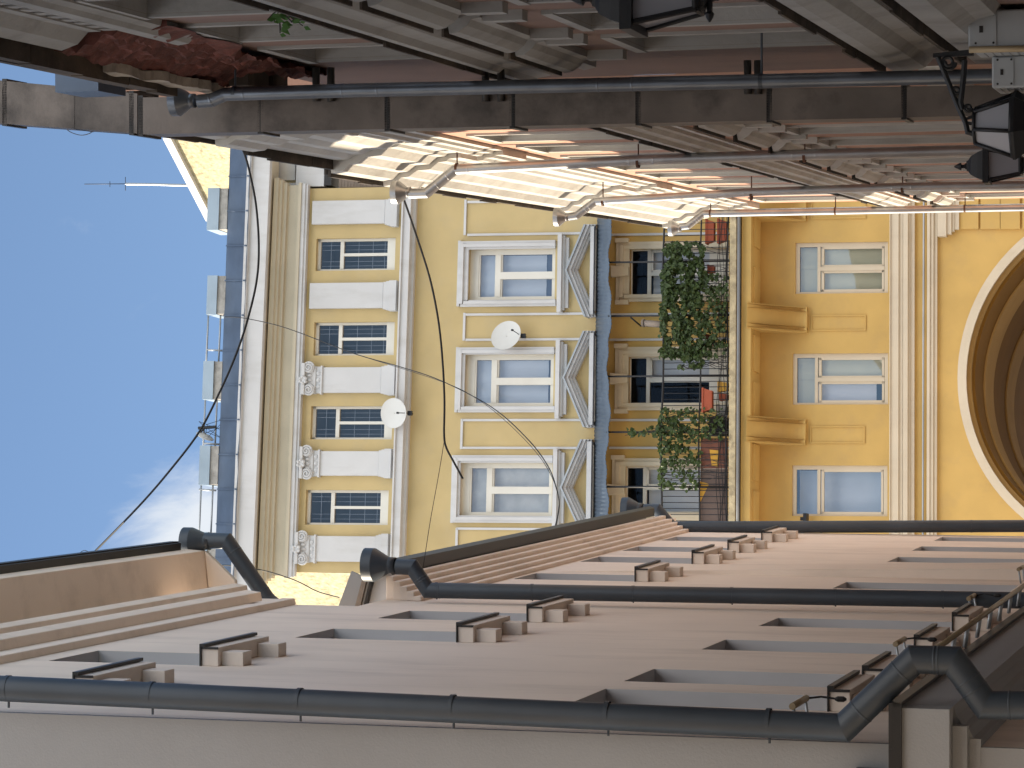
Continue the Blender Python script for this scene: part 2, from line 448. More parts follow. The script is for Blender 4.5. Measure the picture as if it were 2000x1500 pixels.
for (ya0, ya1, xa, xb, posts) in ((613, 706, 407, 431, (683,)), (779, 871, 401, 424, (866,)), (946, 1040, 393, 416, (956,))):
    rl = MB()
    for xx in (xa, xb):
        seg3(WF.px(xx, ya0, -.2), WF.px(xx - 4, ya1, -.2), .02, rl)
    for yp in posts: seg3(WF.px(xa - 4, yp, -.2), WF.px(xb + 6, yp + 2, -.2), .022, rl)
    rl.build('roof_rail', M['steel'], yh)
# belt cornice above second floor
bc = MB()
for b0, b1, d in ((773, 776, .30), (776, 791, .26), (793, 801, .12)): band(b0, b1, d, bc)
bc.build('belt_cornice', M['white'], yh)

# pilasters
PIL = [(391, 437, 609, 752, 775, None, 0), (552, 602, 604, 748, 773, None, 0), (717, 767, 628, 744, 770, (586, 705, 774), 1),
       (881, 929, 623, 739, 763, (582, 868, 938), 1), (1047, 1097, 615, 733, 757, (573, 1035, 1105), 1)]
for y0, y1, x0, x1, xb, cap, has in PIL:
    pm = MB(); fbox(x0, x1, y0, y1, .10, 0, pm)
    po = pm.build('pilaster', M['white'], yh, .01)
    bs = MB(); yc = (y0 + y1) / 2; hw = (y1 - y0) / 2
    for k, (f, g2, d) in enumerate(((0, .22, .125), (.22, .45, .15), (.45, 1, .18))):
        fbox(x1 + (xb - x1) * f, x1 + (xb - x1) * g2, yc - hw - 1.5 - 1.6 * k, yc + hw + 1.5 + 1.6 * k, d, 0, bs)
    bs.build('base', M['white'], po)
    if has:
        cx, cy0, cy1 = cap; cb = MB()
        fbox(x0 - 12, x0, y0 - 1, y1 + 1, .09, 0, cb)          # necking
        fbox(x0 - 2.5, x0 + .5, y0 - 3, y1 + 3, .14, 0, cb)
        fbox(cx + 2, cx + 8, cy0 + 4, cy1 - 4, .22, 0, cb)      # abacus
        fbox(cx + 8, x0 - 12, y0 - 2, y1 + 2, .12, 0, cb)       # echinus
        for yy in (cy0 + 13, cy1 - 13):                        # volutes
            c = WF.px(cx + 18, yy, .12)
            path = []; rr = []
            for k in range(34):
                t = k / 33; ang = -1.2 + t * 4.2 * math.pi; rad = .125 * (1 - .82 * t)
                s_ = 1 if yy < yc else -1
                path.append(c + WF.d * (rad * math.cos(ang) * s_) + V((0, 0, rad * math.sin(ang))) + FN * (.05 + .03 * t)); rr.append(.024 * (1 - .35 * t))
            cb.tube(path, .02, 6, rs=rr)
            cb.lathe(c, FN, [(0, .13), (.05, .125), (.055, .10)], 16)
        for j in range(5):                                      # egg and dart
            p = WF.px(cx + 19, yc + (j - 2) * 8.5, .13)
            cb.lathe(p + V((0, 0, .05)), V((0, 0, -1)), [(0, .012), (.02, .034), (.07, .03), (.11, .008)], 8)
        for j in range(6):                                      # central flower
            ang = j * math.pi / 3; p = WF.px(cx + 5, yc, .22)
            q = p + WF.d * .07 * math.cos(ang) + V((0, 0, .07 * math.sin(ang)))
            cb.lathe(q - FN * .02, FN, [(0, .036), (.03, .04), (.05, .015)], 8)
        for j in range(3):
            p = WF.px(x0 - 6, yc + (j - 1) * 13, .09)
            cb.lathe(p, FN, [(0, .05), (.02, .045), (.035, .01)], 10)
        cb.build('capital', M['white'], po)

# windows of the facade
def qmap(x0, x1, y0, y1, depth):
    a0, a1, b0, b1 = frect(x0, x1, y0, y1)
    c = [F3(a1, b1) - FN * depth, F3(a0, b1) - FN * depth, F3(a0, b0) - FN * depth, F3(a1, b0) - FN * depth]
    def q(x, y, d):  # survey x,y inside the rectangle
        u = (y1 - y) / (y1 - y0); v = (x1 - x) / (x1 - x0)
        return c[0].lerp(c[1], u).lerp(c[3].lerp(c[2], u), v) + FN * d
    return q
def qbox(q, x0, x1, y0, y1, d0, d1, mb):
    f = [q(x1, y1, d1), q(x1, y0, d1), q(x0, y0, d1), q(x0, y1, d1)]
    g2 = [q(x1, y1, d0), q(x1, y0, d0), q(x0, y0, d0), q(x0, y1, d0)]
    return mb.box8(f + g2)
def facade_window(rect, depth, bars, behind, gl='glass', inner=None, name='window', lining=None, fm='frame'):
    q = qmap(*rect, depth); x0, x1, y0, y1 = rect
    fr = MB()
    for bx0, bx1, by0, by1, dd in bars: qbox(q, bx0, bx1, by0, by1, 0, dd, fr)
    fo = fr.build(name, M[fm], yh)
    p = MB(); p.face([q(x1, y1, .012), q(x1, y0, .012), q(x0, y0, .012), q(x0, y1, .012)]); p.build('pane', M[gl], fo)
    if behind:
        for nm, mt, bx0, bx1, by0, by1, d in behind:
            cm = MB(); n = 14
            for k in range(n):
                ya_, yb_ = by0 + (by1 - by0) * k / n, by0 + (by1 - by0) * (k + 1) / n
                wv = lambda yy: d + .012 * math.sin(yy * 1.9)
                cm.add([q(bx1, yb_, wv(yb_)), q(bx1, ya_, wv(ya_)), q(bx0, ya_, wv(ya_)), q(bx0, yb_, wv(yb_))], [(0, 1, 2, 3)], True)
            cm.build(nm, M[mt], fo)
    rm = MB()   # room box behind the glass
    c = [q(x1, y1, -.02), q(x1, y0, -.02), q(x0, y0, -.02), q(x0, y1, -.02)]
    bk = [v - FN * 1.0 for v in c]
    rm.face(bk)
    for k in range(4): rm.face([c[k], c[(k + 1) % 4], bk[(k + 1) % 4], bk[k]])
    rm.build('room_lining', M[lining or 'dark'], fo)
    if inner: 
        im = MB()
        for bx0, bx1, by0, by1, dd in inner: qbox(q, bx0, bx1, by0, by1, -.06, -.05, im)
        im.build('inner_muntin', M['muntin'], fo)
    return fo
for x0, x1, y0, y1 in TOPW:
    w_, h_ = y1 - y0, x1 - x0
    tx = x0 + .29 * h_; my = (y0 + y1) / 2; xe = x1 - 17
    bars = [(x0, x0 + 6, y0, y1, .05), (x0, xe, y0, y0 + 5, .05), (x0, xe, y1 - 4, y1, .05), (xe, x1, y0 - 0, y1, .09), (tx, tx + 7, y0 + 5, y1 - 4, .06), (tx + 7, xe, my - 3, my + 2.5, .06)]
    inner = []
    for f in (.36, .64):
        inner.append((x0 + 6, xe, y0 + w_ * f * .5, y0 + w_ * f * .5 + .7, 0)); inner.append((x0 + 6, xe, my + w_ * f * .5, my + w_ * f * .5 + .7, 0))
    for f in (.15, .5, .68, .83): inner.append((x0 + h_ * f, x0 + h_ * f + .7, y0 + 4, y1 - 4, 0))
    facade_window((x0, x1, y0, y1), .16, bars, None, 'glass_dark', inner, lining='darkblue')
for x0, x1, y0, y1 in MIDW:
    w_, h_ = y1 - y0, x1 - x0
    L0, L1_, tp, bt = y0 + 10, y1 - 7, x0 + 17, x1 - 3
    tx = x0 + 50; my = (L0 + L1_) / 2
    bars = [(x0, tp, y0, y1, .06), (tp, bt, y0, L0, .06), (tp, bt, L1_, y1, .06), (bt, x1, y0, y1, .08), (tx, tx + 11, L0, L1_, .07), (tx + 11, bt, my - 7, my + 7, .08),
            (tp, tp + 3, L0, L1_, .045), (bt - 6, bt, L0, L1_, .045), (tx + 11, tx + 14, L0, my - 7, .045), (tx + 11, tx + 14, my + 7, L1_, .045)]
    facade_window((x0, x1, y0, y1), .18, bars, [('curtain', 'curtain' if y0 < 800 else 'curtain2', tp, bt - (20 if y0 < 600 else 13 if y0 < 800 else 9), L0, L1_, -.10), ('sill_blind', 'darkblue', bt - (20 if y0 < 600 else 13 if y0 < 800 else 9), bt, L0, L1_, -.12)])
for k, (x0, x1, y0, y1) in enumerate(DOORW):
    tx = x0 + 33; my = (y0 + y1) / 2 + (3, 0, -3)[k]
    bars = [(x0, x0 + 2.5, y0, y1, .04), (x0, x1, y0, y0 + 2.5, .04), (x0, x1, y1 - 2.5, y1, .04), (tx, tx + 7, y0, y1, .06), (tx + 7, x1, my - 3.5, my + 3.5, .06), (x1 - 40, x1, y0 + 2, y1 - 2, .05)]
    bars += [(tx + 7, tx + 11, y0 + 2, my - 3, .045), (tx + 7, x1, my - 8, my - 3, .045), (tx + 7, x1, y0 + 2, y0 + 6, .045)]
    beh = [('curtain', 'curtain', tx + 8, x1 - 5, y0 + 3, my, -.12)]
    if k != 1: beh.append(('curtain', 'curtain', tx + 8, x1 - 5, my, y1 - 3, -.14))
    facade_window((x0, x1, y0, y1), .18, bars, beh, 'glass_door', name='balcony_door')
for k, (x0, x1, y0, y1) in enumerate(LOWW):
    my = (y0 + y1) / 2; L0, L1_, tp, bt = y0 + 8, y1 - 4, x0 + 8, x1 - 8
    tx = x0 + (49 if k == 2 else 43)
    bars = [(x0, tp, y0, y1, .05), (tp, bt, y0, L0, .05), (tp, bt, L1_, y1, .05), (bt, x1, y0, y1, .06), (tx, tx + 6, L0, L1_, .06)]
    t0 = tx + 6
    sash = [(L0, my - 2), (my + 5, L1_)] if k < 2 else [(L0, L1_)]
    if k < 2: bars.append((t0, bt, my - 3, my + 5, .07))
    for s0, s1 in sash:
        bars += [(t0 + 2, t0 + 7, s0, s1, .05), (bt - 5, bt - 1, s0, s1, .05), (t0 + 2, bt - 1, s0, s0 + 4.5, .05), (t0 + 2, bt - 1, s1 - 4.5, s1, .05)]
    beh = [('blind', 'blind', tp, bt, L0, my if k < 2 else L1_, -.08)]
    if k == 0: beh.append(('blind', 'blind', tp, bt, my, L1_, -.09))
    if k == 1: beh += [('blind', 'blind', tp, tx, my, L1_, -.09), ('curtain', 'curtain', tx, bt - 18, my, L1_, -.11)]
    if k == 2: beh = [('curtain', 'curtain', tp, bt, L0, L1_, -.35)]
    facade_window((x0, x1, y0, y1), .11, bars, beh, 'glass' if k == 2 else 'glass_low', fm='cream')

# second floor surrounds, sills, pediments, panels
sur = [((893, 1085, 470, 598), MIDW[0]), ((889, 1082, 678, 805), MIDW[1]), ((881, 1078, 889, 1021), MIDW[2])]
for (x0, x1, y0, y1), (i0, i1, j0, j1) in sur:
    s = MB()
    t = 5
    for e, d in ((0, .09), (t, .12), (11, .07)):
        xx, ya_, yb_ = x0 + e, y0 + e, y1 - e
        if e == 11:
            fbox(xx, i0, ya_, yb_, d, 0, s); fbox(i0, x1, ya_, j0, d, 0, s); fbox(i0, x1, j1, yb_, d, 0, s)
        else:
            n_ = t if e == 0 else 6
            fbox(xx, xx + n_, ya_, yb_, d, 0, s); fbox(xx + n_, x1, ya_, ya_ + n_, d, 0, s); fbox(xx + n_, x1, yb_ - n_, yb_, d, 0, s)
    s.build('window_surround', M['white'], yh)
for (x, y0, y1) in ((1088, 456, 609), (1084, 664, 817), (1079, 876, 1030)):
    s = MB(); fbox(x, x + 8, y0, y1, .22, 0, s); fbox(x + 8, x + 14, y0 + 4, y1 - 4, .15, 0, s); fbox(x + 14, x + 22, y0 + 8, y1 - 8, .10, 0, s)
    s.build('sill_entablature', M['white'], yh)
def pediment(ax, ay, ex, y0, y1, bx):
    s = MB(); r = MB()
    yc = ay
    for (k0, k1, d, m_) in ((0, 3, .36, r), (3, 9, .30, s), (9, 14, .22, s), (14, 19, .14, s)):
        # raking strips: offset along vertical by k
        for side, ye in ((-1, y0), (1, y1)):
            f0, f1 = k0 * 1.25, k1 * 1.25
            fpoly([(ax + f0, yc), (ex + f0, ye), (ex + f1, ye), (ax + f1, yc)], d, 0, m_)
    fbox(ex + 12, bx - 3, y0 + 4, y1 - 4, .26, 0, s); fbox(ex + 2, ex + 12, y0 + 3, y0 + 16, .24, 0, s); fbox(ex + 2, ex + 12, y1 - 16, y1 - 3, .24, 0, s)
    fbox(bx - 3, bx + 2, y0 + 11, y1 - 11, .12, 0, s)
    o = s.build('pediment', M['white'], yh); r.build('sheet_flashing', M['steel'], o)
pediment(1103, 527, 1140, 438, 618, 1162); pediment(1098, 737, 1138, 646, 834, 1161); pediment(1093, 952, 1133, 858, 1040, 1157)
for x0, y0, y1 in ((906, 390, 459), (904, 611, 665), (899, 818, 877), (889, 1031, 1092)):
    pn = MB(); fbox(x0, x0 + 4.5, y0, y1, .035, 0, pn); fbox(x0 + 4.5, 1164, y0, y0 + 4.5, .035, 0, pn); fbox(x0 + 4.5, 1164, y1 - 4.5, y1, .035, 0, pn)
    pn.build('panel_moulding', M['white'], yh); pn = MB(); fbox(1190, 1425, y0, y0 + 4.5, .035, 0, pn); fbox(1190, 1425, y1 - 4.5, y1, .035, 0, pn); pn.build('panel_moulding', M['white'], yh)
# door surrounds under the canopy
for (y0, y1), (i0, i1, j0, j1) in zip(((465, 594), (671, 807), (889, 1023)), DOORW):
    s = MB()
    for e, d in ((0, .07), (7, .10), (14, .075)):
        xx = i0 - 26 + e; ya_, yb_ = y0 + 6 + e, y1 - 6 - e
        n_ = 7 if e < 14 else 0
        if e < 14:
            fbox(xx, xx + n_, ya_, yb_, d, 0, s); fbox(xx + n_, i1, ya_, ya_ + n_, d, 0, s); fbox(xx + n_, i1, yb_ - n_, yb_, d, 0, s)
        else:
            fbox(xx, i0, ya_, yb_, d, 0, s); fbox(i0, i1, ya_, j0, d, 0, s); fbox(i0, i1, j1, yb_, d, 0, s)
    for sgn, yy in ((1, y0), (-1, y1)):  # ears
        fbox(i0 - 28, i0 - 2, min(yy, yy + sgn * 8), max(yy, yy + sgn * 8), .12, 0, s)
    yc = (y0 + y1) / 2
    fpoly([(i0 - 36, yc - 11), (i0 - 2, yc - 8), (i0 - 2, yc + 8), (i0 - 36, yc + 11)], .17, 0, s)
    s.build('door_surround', M['cream'], yh)

# canopy over the balcony
cp_ = MB()
n = 900
ca0, ca1 = AR - 10, 1095
for i in range(n):
    a0, a1 = ca0 + (ca1 - ca0) * i / n, ca0 + (ca1 - ca0) * (i + 1) / n
    def cpt(a, t):
        low = 1188 + 3.2 * math.sin(a / 31.0 + .6) + 1.5 * math.sin(a / 9.0)
        p = F3(a, 1162, .06).lerp(F3(a, low, 1.15), t)
        return p + V((0, 0, .006 * math.sin(a * .80) + .03 * noise.noise(V((math.floor(a / 94), 3, 1))) * t))
    P = [cpt(a1, 0), cpt(a0, 0), cpt(a0, .5), cpt(a1, .5), cpt(a0, 1), cpt(a1, 1)]
    cp_.add(P, [(0, 1, 2, 3), (3, 2, 4, 5)], True)
co = cp_.build('balcony_canopy', M['canopy'], yh)
sm = co.modifiers.new('t', 'SOLIDIFY'); sm.thickness = .015
# balcony
bl = MB()
fboxab(AR - 20, 1105, 1424, 1437, 1.15, 0, bl)
bo = bl.build('balcony', M['slab'], yh, .012)
b2 = MB(); fboxab(AR - 20, 1105, 1447, 1466, 1.02, 0, b2); b2.build('slab_fascia', M['yel_lo'], bo, .01)
b3 = MB(); b3.tube([F3(AR - 20, 1442, 1.14), F3(1105, 1442, 1.14)], .034, 10); b3.build('drip_gutter', M['guttergrey'], bo)
for yy in (450, 560, 690, 780, 900, 990):
    p = F3(yy, 1467, 1.0)
    b3 = MB(); b3.box(p - FN * .5 - V((0, 0, .012)), WF.d * .75, FN * .62, V((0, 0, .04))); b3.build('soffit_panel', M['yel_lo'], bo)
rlg = MB()
D_R = 1.08
for xx, r in ((1294, .022), (1367, .018), (1420, .018)):
    pts = [F3(a, xx + (1.5 * math.sin(a * .02)), D_R) for a in range(AR - 10, 1100, 24)]
    rlg.tube(pts, r, 6)
yy = 430
while yy < 1060:
    rlg.tube([F3(yy, 1294, D_R), F3(yy + random.uniform(-1, 1), 1426, D_R)], .009, 5); yy += 11.7
for k in range(5):
    pts = [F3(a, 1402 + k * 4.2 + 2.5 * math.sin(a * .045 + k * 1.3), D_R + .02) for a in range(AR - 10, 1100, 14)]
    rlg.tube(pts, .006, 4)
rlg.build('railing', M['iron'], bo)
ps_ = MB()
for yy in (515, 619, 736, 844, 950, 1056):
    ps_.tube([F3(yy, 1186, 1.06), F3(yy, 1426, D_R)], .020, 8)
ps_.build('canopy_post', M['iron'], bo)
wf = MB(); s0 = WF.px(1232, 620, 1.0); s1 = WF.px(1252, 637, .7); wf.tube([s0, s1], .018, 6); wf.build('lamp_arm', M['iron'], bo)
# corbels
for y0, y1, x0, x1 in ((380, 434, 1470, 1575), (601, 651, 1468, 1577), (819, 870, 1467, 1574)):
    c = MB(); a0, a1, b0, b1 = frect(x0, x1, y0, y1)
    zt_, zb_ = F3(a0, 1462, .9).z, F3(a0, b1, .12).z
    pr = []
    for k in range(15):
        t = k / 14; o = .95 * (1 - t) ** 1.9 + .16 + .03 * math.sin(t * 6); pr.append((o, zt_ + (zb_ - zt_) * t))
    base = F3(a0, b1, 0); base = V((base.x, base.y, 0)); poly = [base + V((0, 0, zt_))] + [base + FN * o + V((0, 0, z)) for o, z in pr] + [base + V((0, 0, zb_))]
    wv = F3(a1, b1, 0) - F3(a0, b1, 0); wv.z = 0
    c.prism(poly, wv)
    for f in (.06, .80):
        po = [p + wv * f + (FN * .02) for p in poly[1:-1]]; c.prism([po[0] - FN * .2] + po + [po[-1] - FN * .12], wv * .14)
    c.build('corbel', M['yel_lo'], yh, .012)
for y0, y1 in ((388, 427), (615, 646), (832, 866)):
    s = MB(); x0, x1 = 1584, 1691
    if y0 > 700: x0, x1 = 1582, 1689
    fbox(x0, x0 + 2.5, y0, y1, .025, 0, s); fbox(x1 - 2.5, x1, y0, y1, .025, 0, s); fbox(x0, x1, y0, y0 + 2.5, .024, 0, s); fbox(x0, x1, y1 - 2.5, y1, .024, 0, s)
    s.build('blind_panel', M['yel_lo'], yh)
# lower belt mouldings
lb = MB()
for b0, b1, d in ((1737, 1739, .22), (1739, 1755, .19), (1755.5, 1763, .15), (1763.5, 1773, .17), (1773.5, 1778, .11), (1778, 1786, .08), (1810, 1816, .16), (1816.5, 1823, .13), (1823.5, 1830, .09)):
    fboxab(AR, AL, b0, b1, d, 0, lb)
lb.build('storey_moulding', M['cream'], yh, .006)
cd = MB(); cd.tube([F3(AR, 1804, .08), F3(700, 1803.4, .08), F3(AL, 1803, .08)], .022, 8); cd.build('conduit', M['steel'], yh)
cpl = MB()
for x0, x1, y1, d in ((1831, 1848, 461, .20), (1848, 1858, 457, .16), (1858, 1864, 452, .12), (1864, 1873, 448, .10)): fbox(x0, x1, 365, y1, d, 0, cpl)
cpl.build('corner_capital', M['cream'], yh)
rq = MB()
for x0 in (1873, 1915, 1954, 1997, 2040): fbox(x0, x0 + 38, 365, 447, .06, 0, rq)
rq.build('corner_rustication', M['yel_lo'], yh)
ll = MB(); p = WF.px(1574, 1013, .25); ll.box(p, WF.d * .22, FN * .3, V((0, 0, .07))); ll.box(p - FN * .1 + V((0, 0, .08)), WF.d * .07, FN * .1, V((0, 0, .1)))
ll.build('wall_floodlight', M['iron'], yh)

# ================================================================ things on the facade
def satdish(label, cx, cy, ry, rx, off, tilt, armpx):
    c = WF.px(cx, cy, off)
    t = thing('satellite_dish', label, 'satellite dish', c, 'satellite dishes on the yellow house')
    ax = (FN + WF.d * tilt[0] + V((0, 0, tilt[1]))).normalized()
    d = MB(); R_ = ry
    prof = [(.0, .01), (.004, R_ * .35), (.02, R_ * .7), (.045, R_), (.055, R_ * 1.01), (.05, R_ * .97), (.028, R_ * .7), (.012, .01)]
    d.lathe(c, ax, prof, 40, cap=False); d.build('reflector', M['dish'], t)
    b = MB(); a = WF.px(*armpx, off + .02)
    foot = c - V((0, 0, R_ * .95)) + ax * .02
    b.tube([foot, foot + ax * .26 + V((0, 0, R_ * .22))], .009, 6); b.box(foot + ax * .27 + V((0, 0, R_ * .24)), WF.d * .04, FN * .07, V((0, 0, .04)))
    b.tube([c - ax * .02, c - FN * off * .9 - V((0, 0, .1))], .02, 8); b.box(foot - V((0, 0, .05)), WF.d * .1, FN * .06, V((0, 0, .1)))
    b.tube([foot, foot - FN * .2 + V((0, 0, -.05)), foot - FN * (off - .02) + V((0, 0, .05))], .014, 6)
    b.build('mounting_arm', M['iron'], t)
    return t
satdish('white satellite dish in front of the pedimented windows on the yellow wall', 990, 657, .345, .2, .35, (.40, .18), (1020, 668))
satdish('white satellite dish fixed at the ledge under the third top floor window', 771, 807, .325, .3, .4, (-.05, .25), (805, 808))
# dish on the roof rail, seen edge on
c = WF.px(402, 838, -.1)
t = thing('satellite_dish', 'small satellite dish seen edge on, tied to the roof railing', 'satellite dish', c, 'satellite dishes on the yellow house')
d = MB(); ax = V((-.9, .1, .45)).normalized(); d.lathe(c - V((.12, 0, 0)), ax, [(0, .01), (.02, .15), (.05, .21), (.058, .21), (.03, .14), (.012, .01)], 24, cap=False); d.build('reflector', M['dish'], t)
b = MB(); b.tube([c + V((.02, 0, .18)), c + V((.05, 0, -.25))], .035, 6); b.tube([c + V((0, 0, .05)), c + V((-.2, 0, .25))], .02, 6)
for k in range(6): b.tube([c + V((random.uniform(-.1, .1), 0, random.uniform(-.1, .1))), c + V((random.uniform(-.25, .25), 0, random.uniform(-.4, .2))), c + V((random.uniform(-.2, .2), 0, -.35))], .006, 4)
b.build('bracket', M['iron'], t)
# balcony planters
def planter(label, x0, x1, y0, y1, d, m='terracotta', nm='planter_box', cat='planter'):
    s = MB(); a0, a1, b0, b1 = frect(x0, x1, y0, y1)
    f = [F3(a1, b1, d), F3(a0, b1, d), F3(a0, b0, d), F3(a1, b0, d)]
    dn = .06 * (a1 - a0) / 40
    f[0] += WF.d * dn * .8; f[1] -= WF.d * dn * .8
    s.box8(f + [p - FN * .2 for p in f])
    s.box((f[2] + f[3]) / 2 - FN * .1, (f[2] - f[3]) * 1.04, FN * .23, V((0, 0, .035)))
    o = s.build(nm, M[m]); return tag(o, label, cat, 'planters on the balcony')
planter('orange planter box on the middle rail beside the far right drainpipe hopper', 1379, 1394, 428, 475, 1.0)
planter('lower orange planter box standing on the slab beside the drainpipe hopper', 1402, 1418, 427, 474, .95)
planter('orange planter box hung on the railing in front of the open balcony door', 1372, 1390, 758, 804, 1.2)
planter('small orange pot among the ivy below the first balcony door', 1383, 1394, 517, 533, .98, nm='flower_pot', cat='flower pot')
planter('orange pot half hidden by ivy between the two ivy covered doors', 1378, 1392, 652, 676, .98, nm='flower_pot', cat='flower pot')
planter('terracotta pot on the slab under the open balcony door', 1406, 1420, 768, 782, .98, nm='flower_pot', cat='flower pot')
planter('pale sandstone coloured pot on the slab left of the ivy', 1403, 1420, 745, 765, .98, 'ochre', 'flower_pot', 'flower pot')
planter('grey tub on the slab left of the orange railing planter', 1402, 1419, 790, 812, .98, 'concrete', 'flower_pot', 'flower pot')
s = MB(); fbox(1369, 1421, 856, 915, 1.03, 1.005, s); tag(s.build('balcony_screen', M['cloth']), 'worn red and brown sheet tied inside the balcony bars below the sparse ivy', 'screen')
s = MB(); fpoly([(1366, 940), (1385, 945), (1368, 980)], 1.035, 1.01, s); tag(s.build('board_scrap', M['ochre']), 'three cornered ochre scrap of board at the foot of the left ivy', 'board')
s = MB(); fpoly([(1386, 878), (1404, 880), (1402, 912), (1390, 910)], 1.05, 1.033, s); tag(s.build('board_scrap', M['ochre']), 'ochre scrap of board leaning on the worn red screen', 'board')
s = MB(); fbox(1368, 1421, 916, 1040, 1.03, 1.0, s); tag(s.build('balcony_screen', M['brown']), 'plain brown board inside the balcony bars at the left end', 'screen')
s = MB(); fbox(1384, 1420, 815, 850, .9, .6, s); tag(s.build('storage_box', M['soil'], None, .02), 'dark box on the balcony floor behind the ivy stem', 'box')
# rolled mat leaning on the rail
s = MB(); s.tube([WF.px(1256, 631, .85), WF.px(1297, 634, 1.0)], .07, 10); s.tube([WF.px(1255, 631, .86), WF.px(1259, 631, .87)], .085, 10)
tag(s.build('rolled_mat', M['wood']), 'brown rolled mat standing upright above the balcony rail beside the ivy', 'rolled mat')

def leaves(mb, pts, size):
    for p in pts:
        n_ = (FN + V((random.gauss(0, .55), random.gauss(0, .4), random.gauss(.35, .5)))).normalized()
        a = n_.cross(V((random.gauss(0, 1), random.gauss(0, 1), random.gauss(0, 1)))).normalized(); b_ = n_.cross(a)
        s_ = size * random.choice((.55, .8, .95, 1.1, 1.35)) * random.uniform(.85, 1.15); k = n_ * (s_ * .18)
        mb.add([p, p + (a * .55 + b_ * .35) * s_ + k, p + (a * .35 + b_ * .8) * s_ * 1.0 + k, p + b_ * s_ * 1.15 - k * .5, p + (-a * .35 + b_ * .8) * s_ + k, p + (-a * .55 + b_ * .35) * s_ + k], [(0, 1, 2, 3), (0, 3, 4, 5)])
def ivy(label, regs, n_, stems, seed):
    random.seed(seed)
    x, y = regs[0][0], (regs[0][2] + regs[0][3]) / 2
    t = thing('ivy', label, 'ivy', F3(y, 1424, D_R), 'ivy on the balcony railing')
    m = MB(); pts = []
    tot = sum(r[4] for r in regs)
    for x0, x1, y0, y1, wgt in regs:
        for k in range(int(n_ * wgt / tot)):
            for tr in range(8):
                xx, yy = random.uniform(x0, x1), random.uniform(y0, y1)
                q = noise.noise(V((xx * .06, yy * .06, seed)))
                if q > -.16: break
            pts.append(F3(yy, xx, D_R + random.gauss(.03, .07)))
    leaves(m, pts, .072); m.build('foliage', M['leaf'], t)
    st = MB()
    for k in range(stems):
        r = random.choice(regs); yy = random.uniform(r[2], r[3])
        pa = [F3(yy + 6 * math.sin(j * .9 + k), 1422 - (1422 - r[0]) * j / 8, D_R + .02) for j in range(9)]
        st.tube(pa, .006, 4)
    st.build('stem', M['soil'], t)
ivy('dense dark green ivy covering the balcony railing in front of the right hand doors', [(1294, 1372, 480, 700, 10), (1290, 1300, 480, 700, 1), (1294, 1372, 520, 640, 3), (1372, 1418, 540, 700, 2.3), (1330, 1370, 690, 720, .8)], 4300, 26, 3)
ivy('thinner sunlit ivy on the balcony railing left of the open balcony door', [(1292, 1366, 800, 955, 8), (1370, 1415, 800, 860, 1.6), (1222, 1290, 838, 850, .8), (1290, 1300, 800, 955, .7)], 900, 16, 5)

# ================================================================ houses beyond
gh = thing('gable_house', 'cream stuccoed gable wall of a higher house behind the yellow roof', 'house', (8, 74, 0))
gn = V((-.86, -.5, 0)).normalized(); WG = Wall((0, 74, 0) , V((gn.y * -1, gn.x, 0)), gn)
WG.P = V((6.0, 76, 0))
s = MB(); poly = [(330, 262), (407, 419), (480, 470), (560, 400), (560, 250)]
s.prism([WG.px(*p) for p in poly], -gn * .5); s.build('gable_wall', M['stucco'], gh)
s = MB(); a, b = WG.px(326, 262), WG.px(410, 424)
s.prism([a + V((0, 0, .1)), b + V((0, 0, .1)), b - V((0, 0, .14)), a - V((0, 0, .14))], gn * .15); s.build('verge_trim', M['white'], gh)
an = thing('antenna', 'thin mast aerial rising above the cream gable against the sky', 'antenna', WG.px(372, 362, -.2))
s = MB(); b0 = WG.px(378, 362, -.2); b1 = WG.px(300, 360, -.2); b2 = WG.px(245, 359, -.2); b3_ = WG.px(165, 359.5, -.2)
s.tube([b0, b1, b2], .035, 6); s.build('mast', M['steel'], an)
s = MB(); s.tube([b2, b3_], .012, 5); hv = V((.17, 0, 0))
s.tube([b2 - hv * 1.2, b2 + hv * 1.2], .01, 5); s.tube([b2 + V((0, 0, .5)) - hv * .5, b2 + V((0, 0, .5)) + hv * .5], .01, 5)
s.build('element', M['iron'], an)
nb = thing('plank_house', 'weathered plank wall squeezed between the yellow house and the sunlit cornice', 'house', (6, 59, 0))
s = MB()
for k in range(26):
    x0 = 648 + k * 6
    fboxab(296, 360, x0 + .3, x0 + 5.8, -.12 - .01 * (k % 2), -.5, s)
s.build('plank_wall', M['wood'], nb)
s = MB(); fbox(578, 634, 280, 364, -.02, -.5, s); fbox(536, 578, 270, 352, -.12, -.5, s); s.build('trim_board', M['white'], nb)
s = MB(); fbox(634, 648, 300, 362, .0, -.5, s); s.build('black_eave_board', M['black'], nb)  # black board at the eave beside the white trim

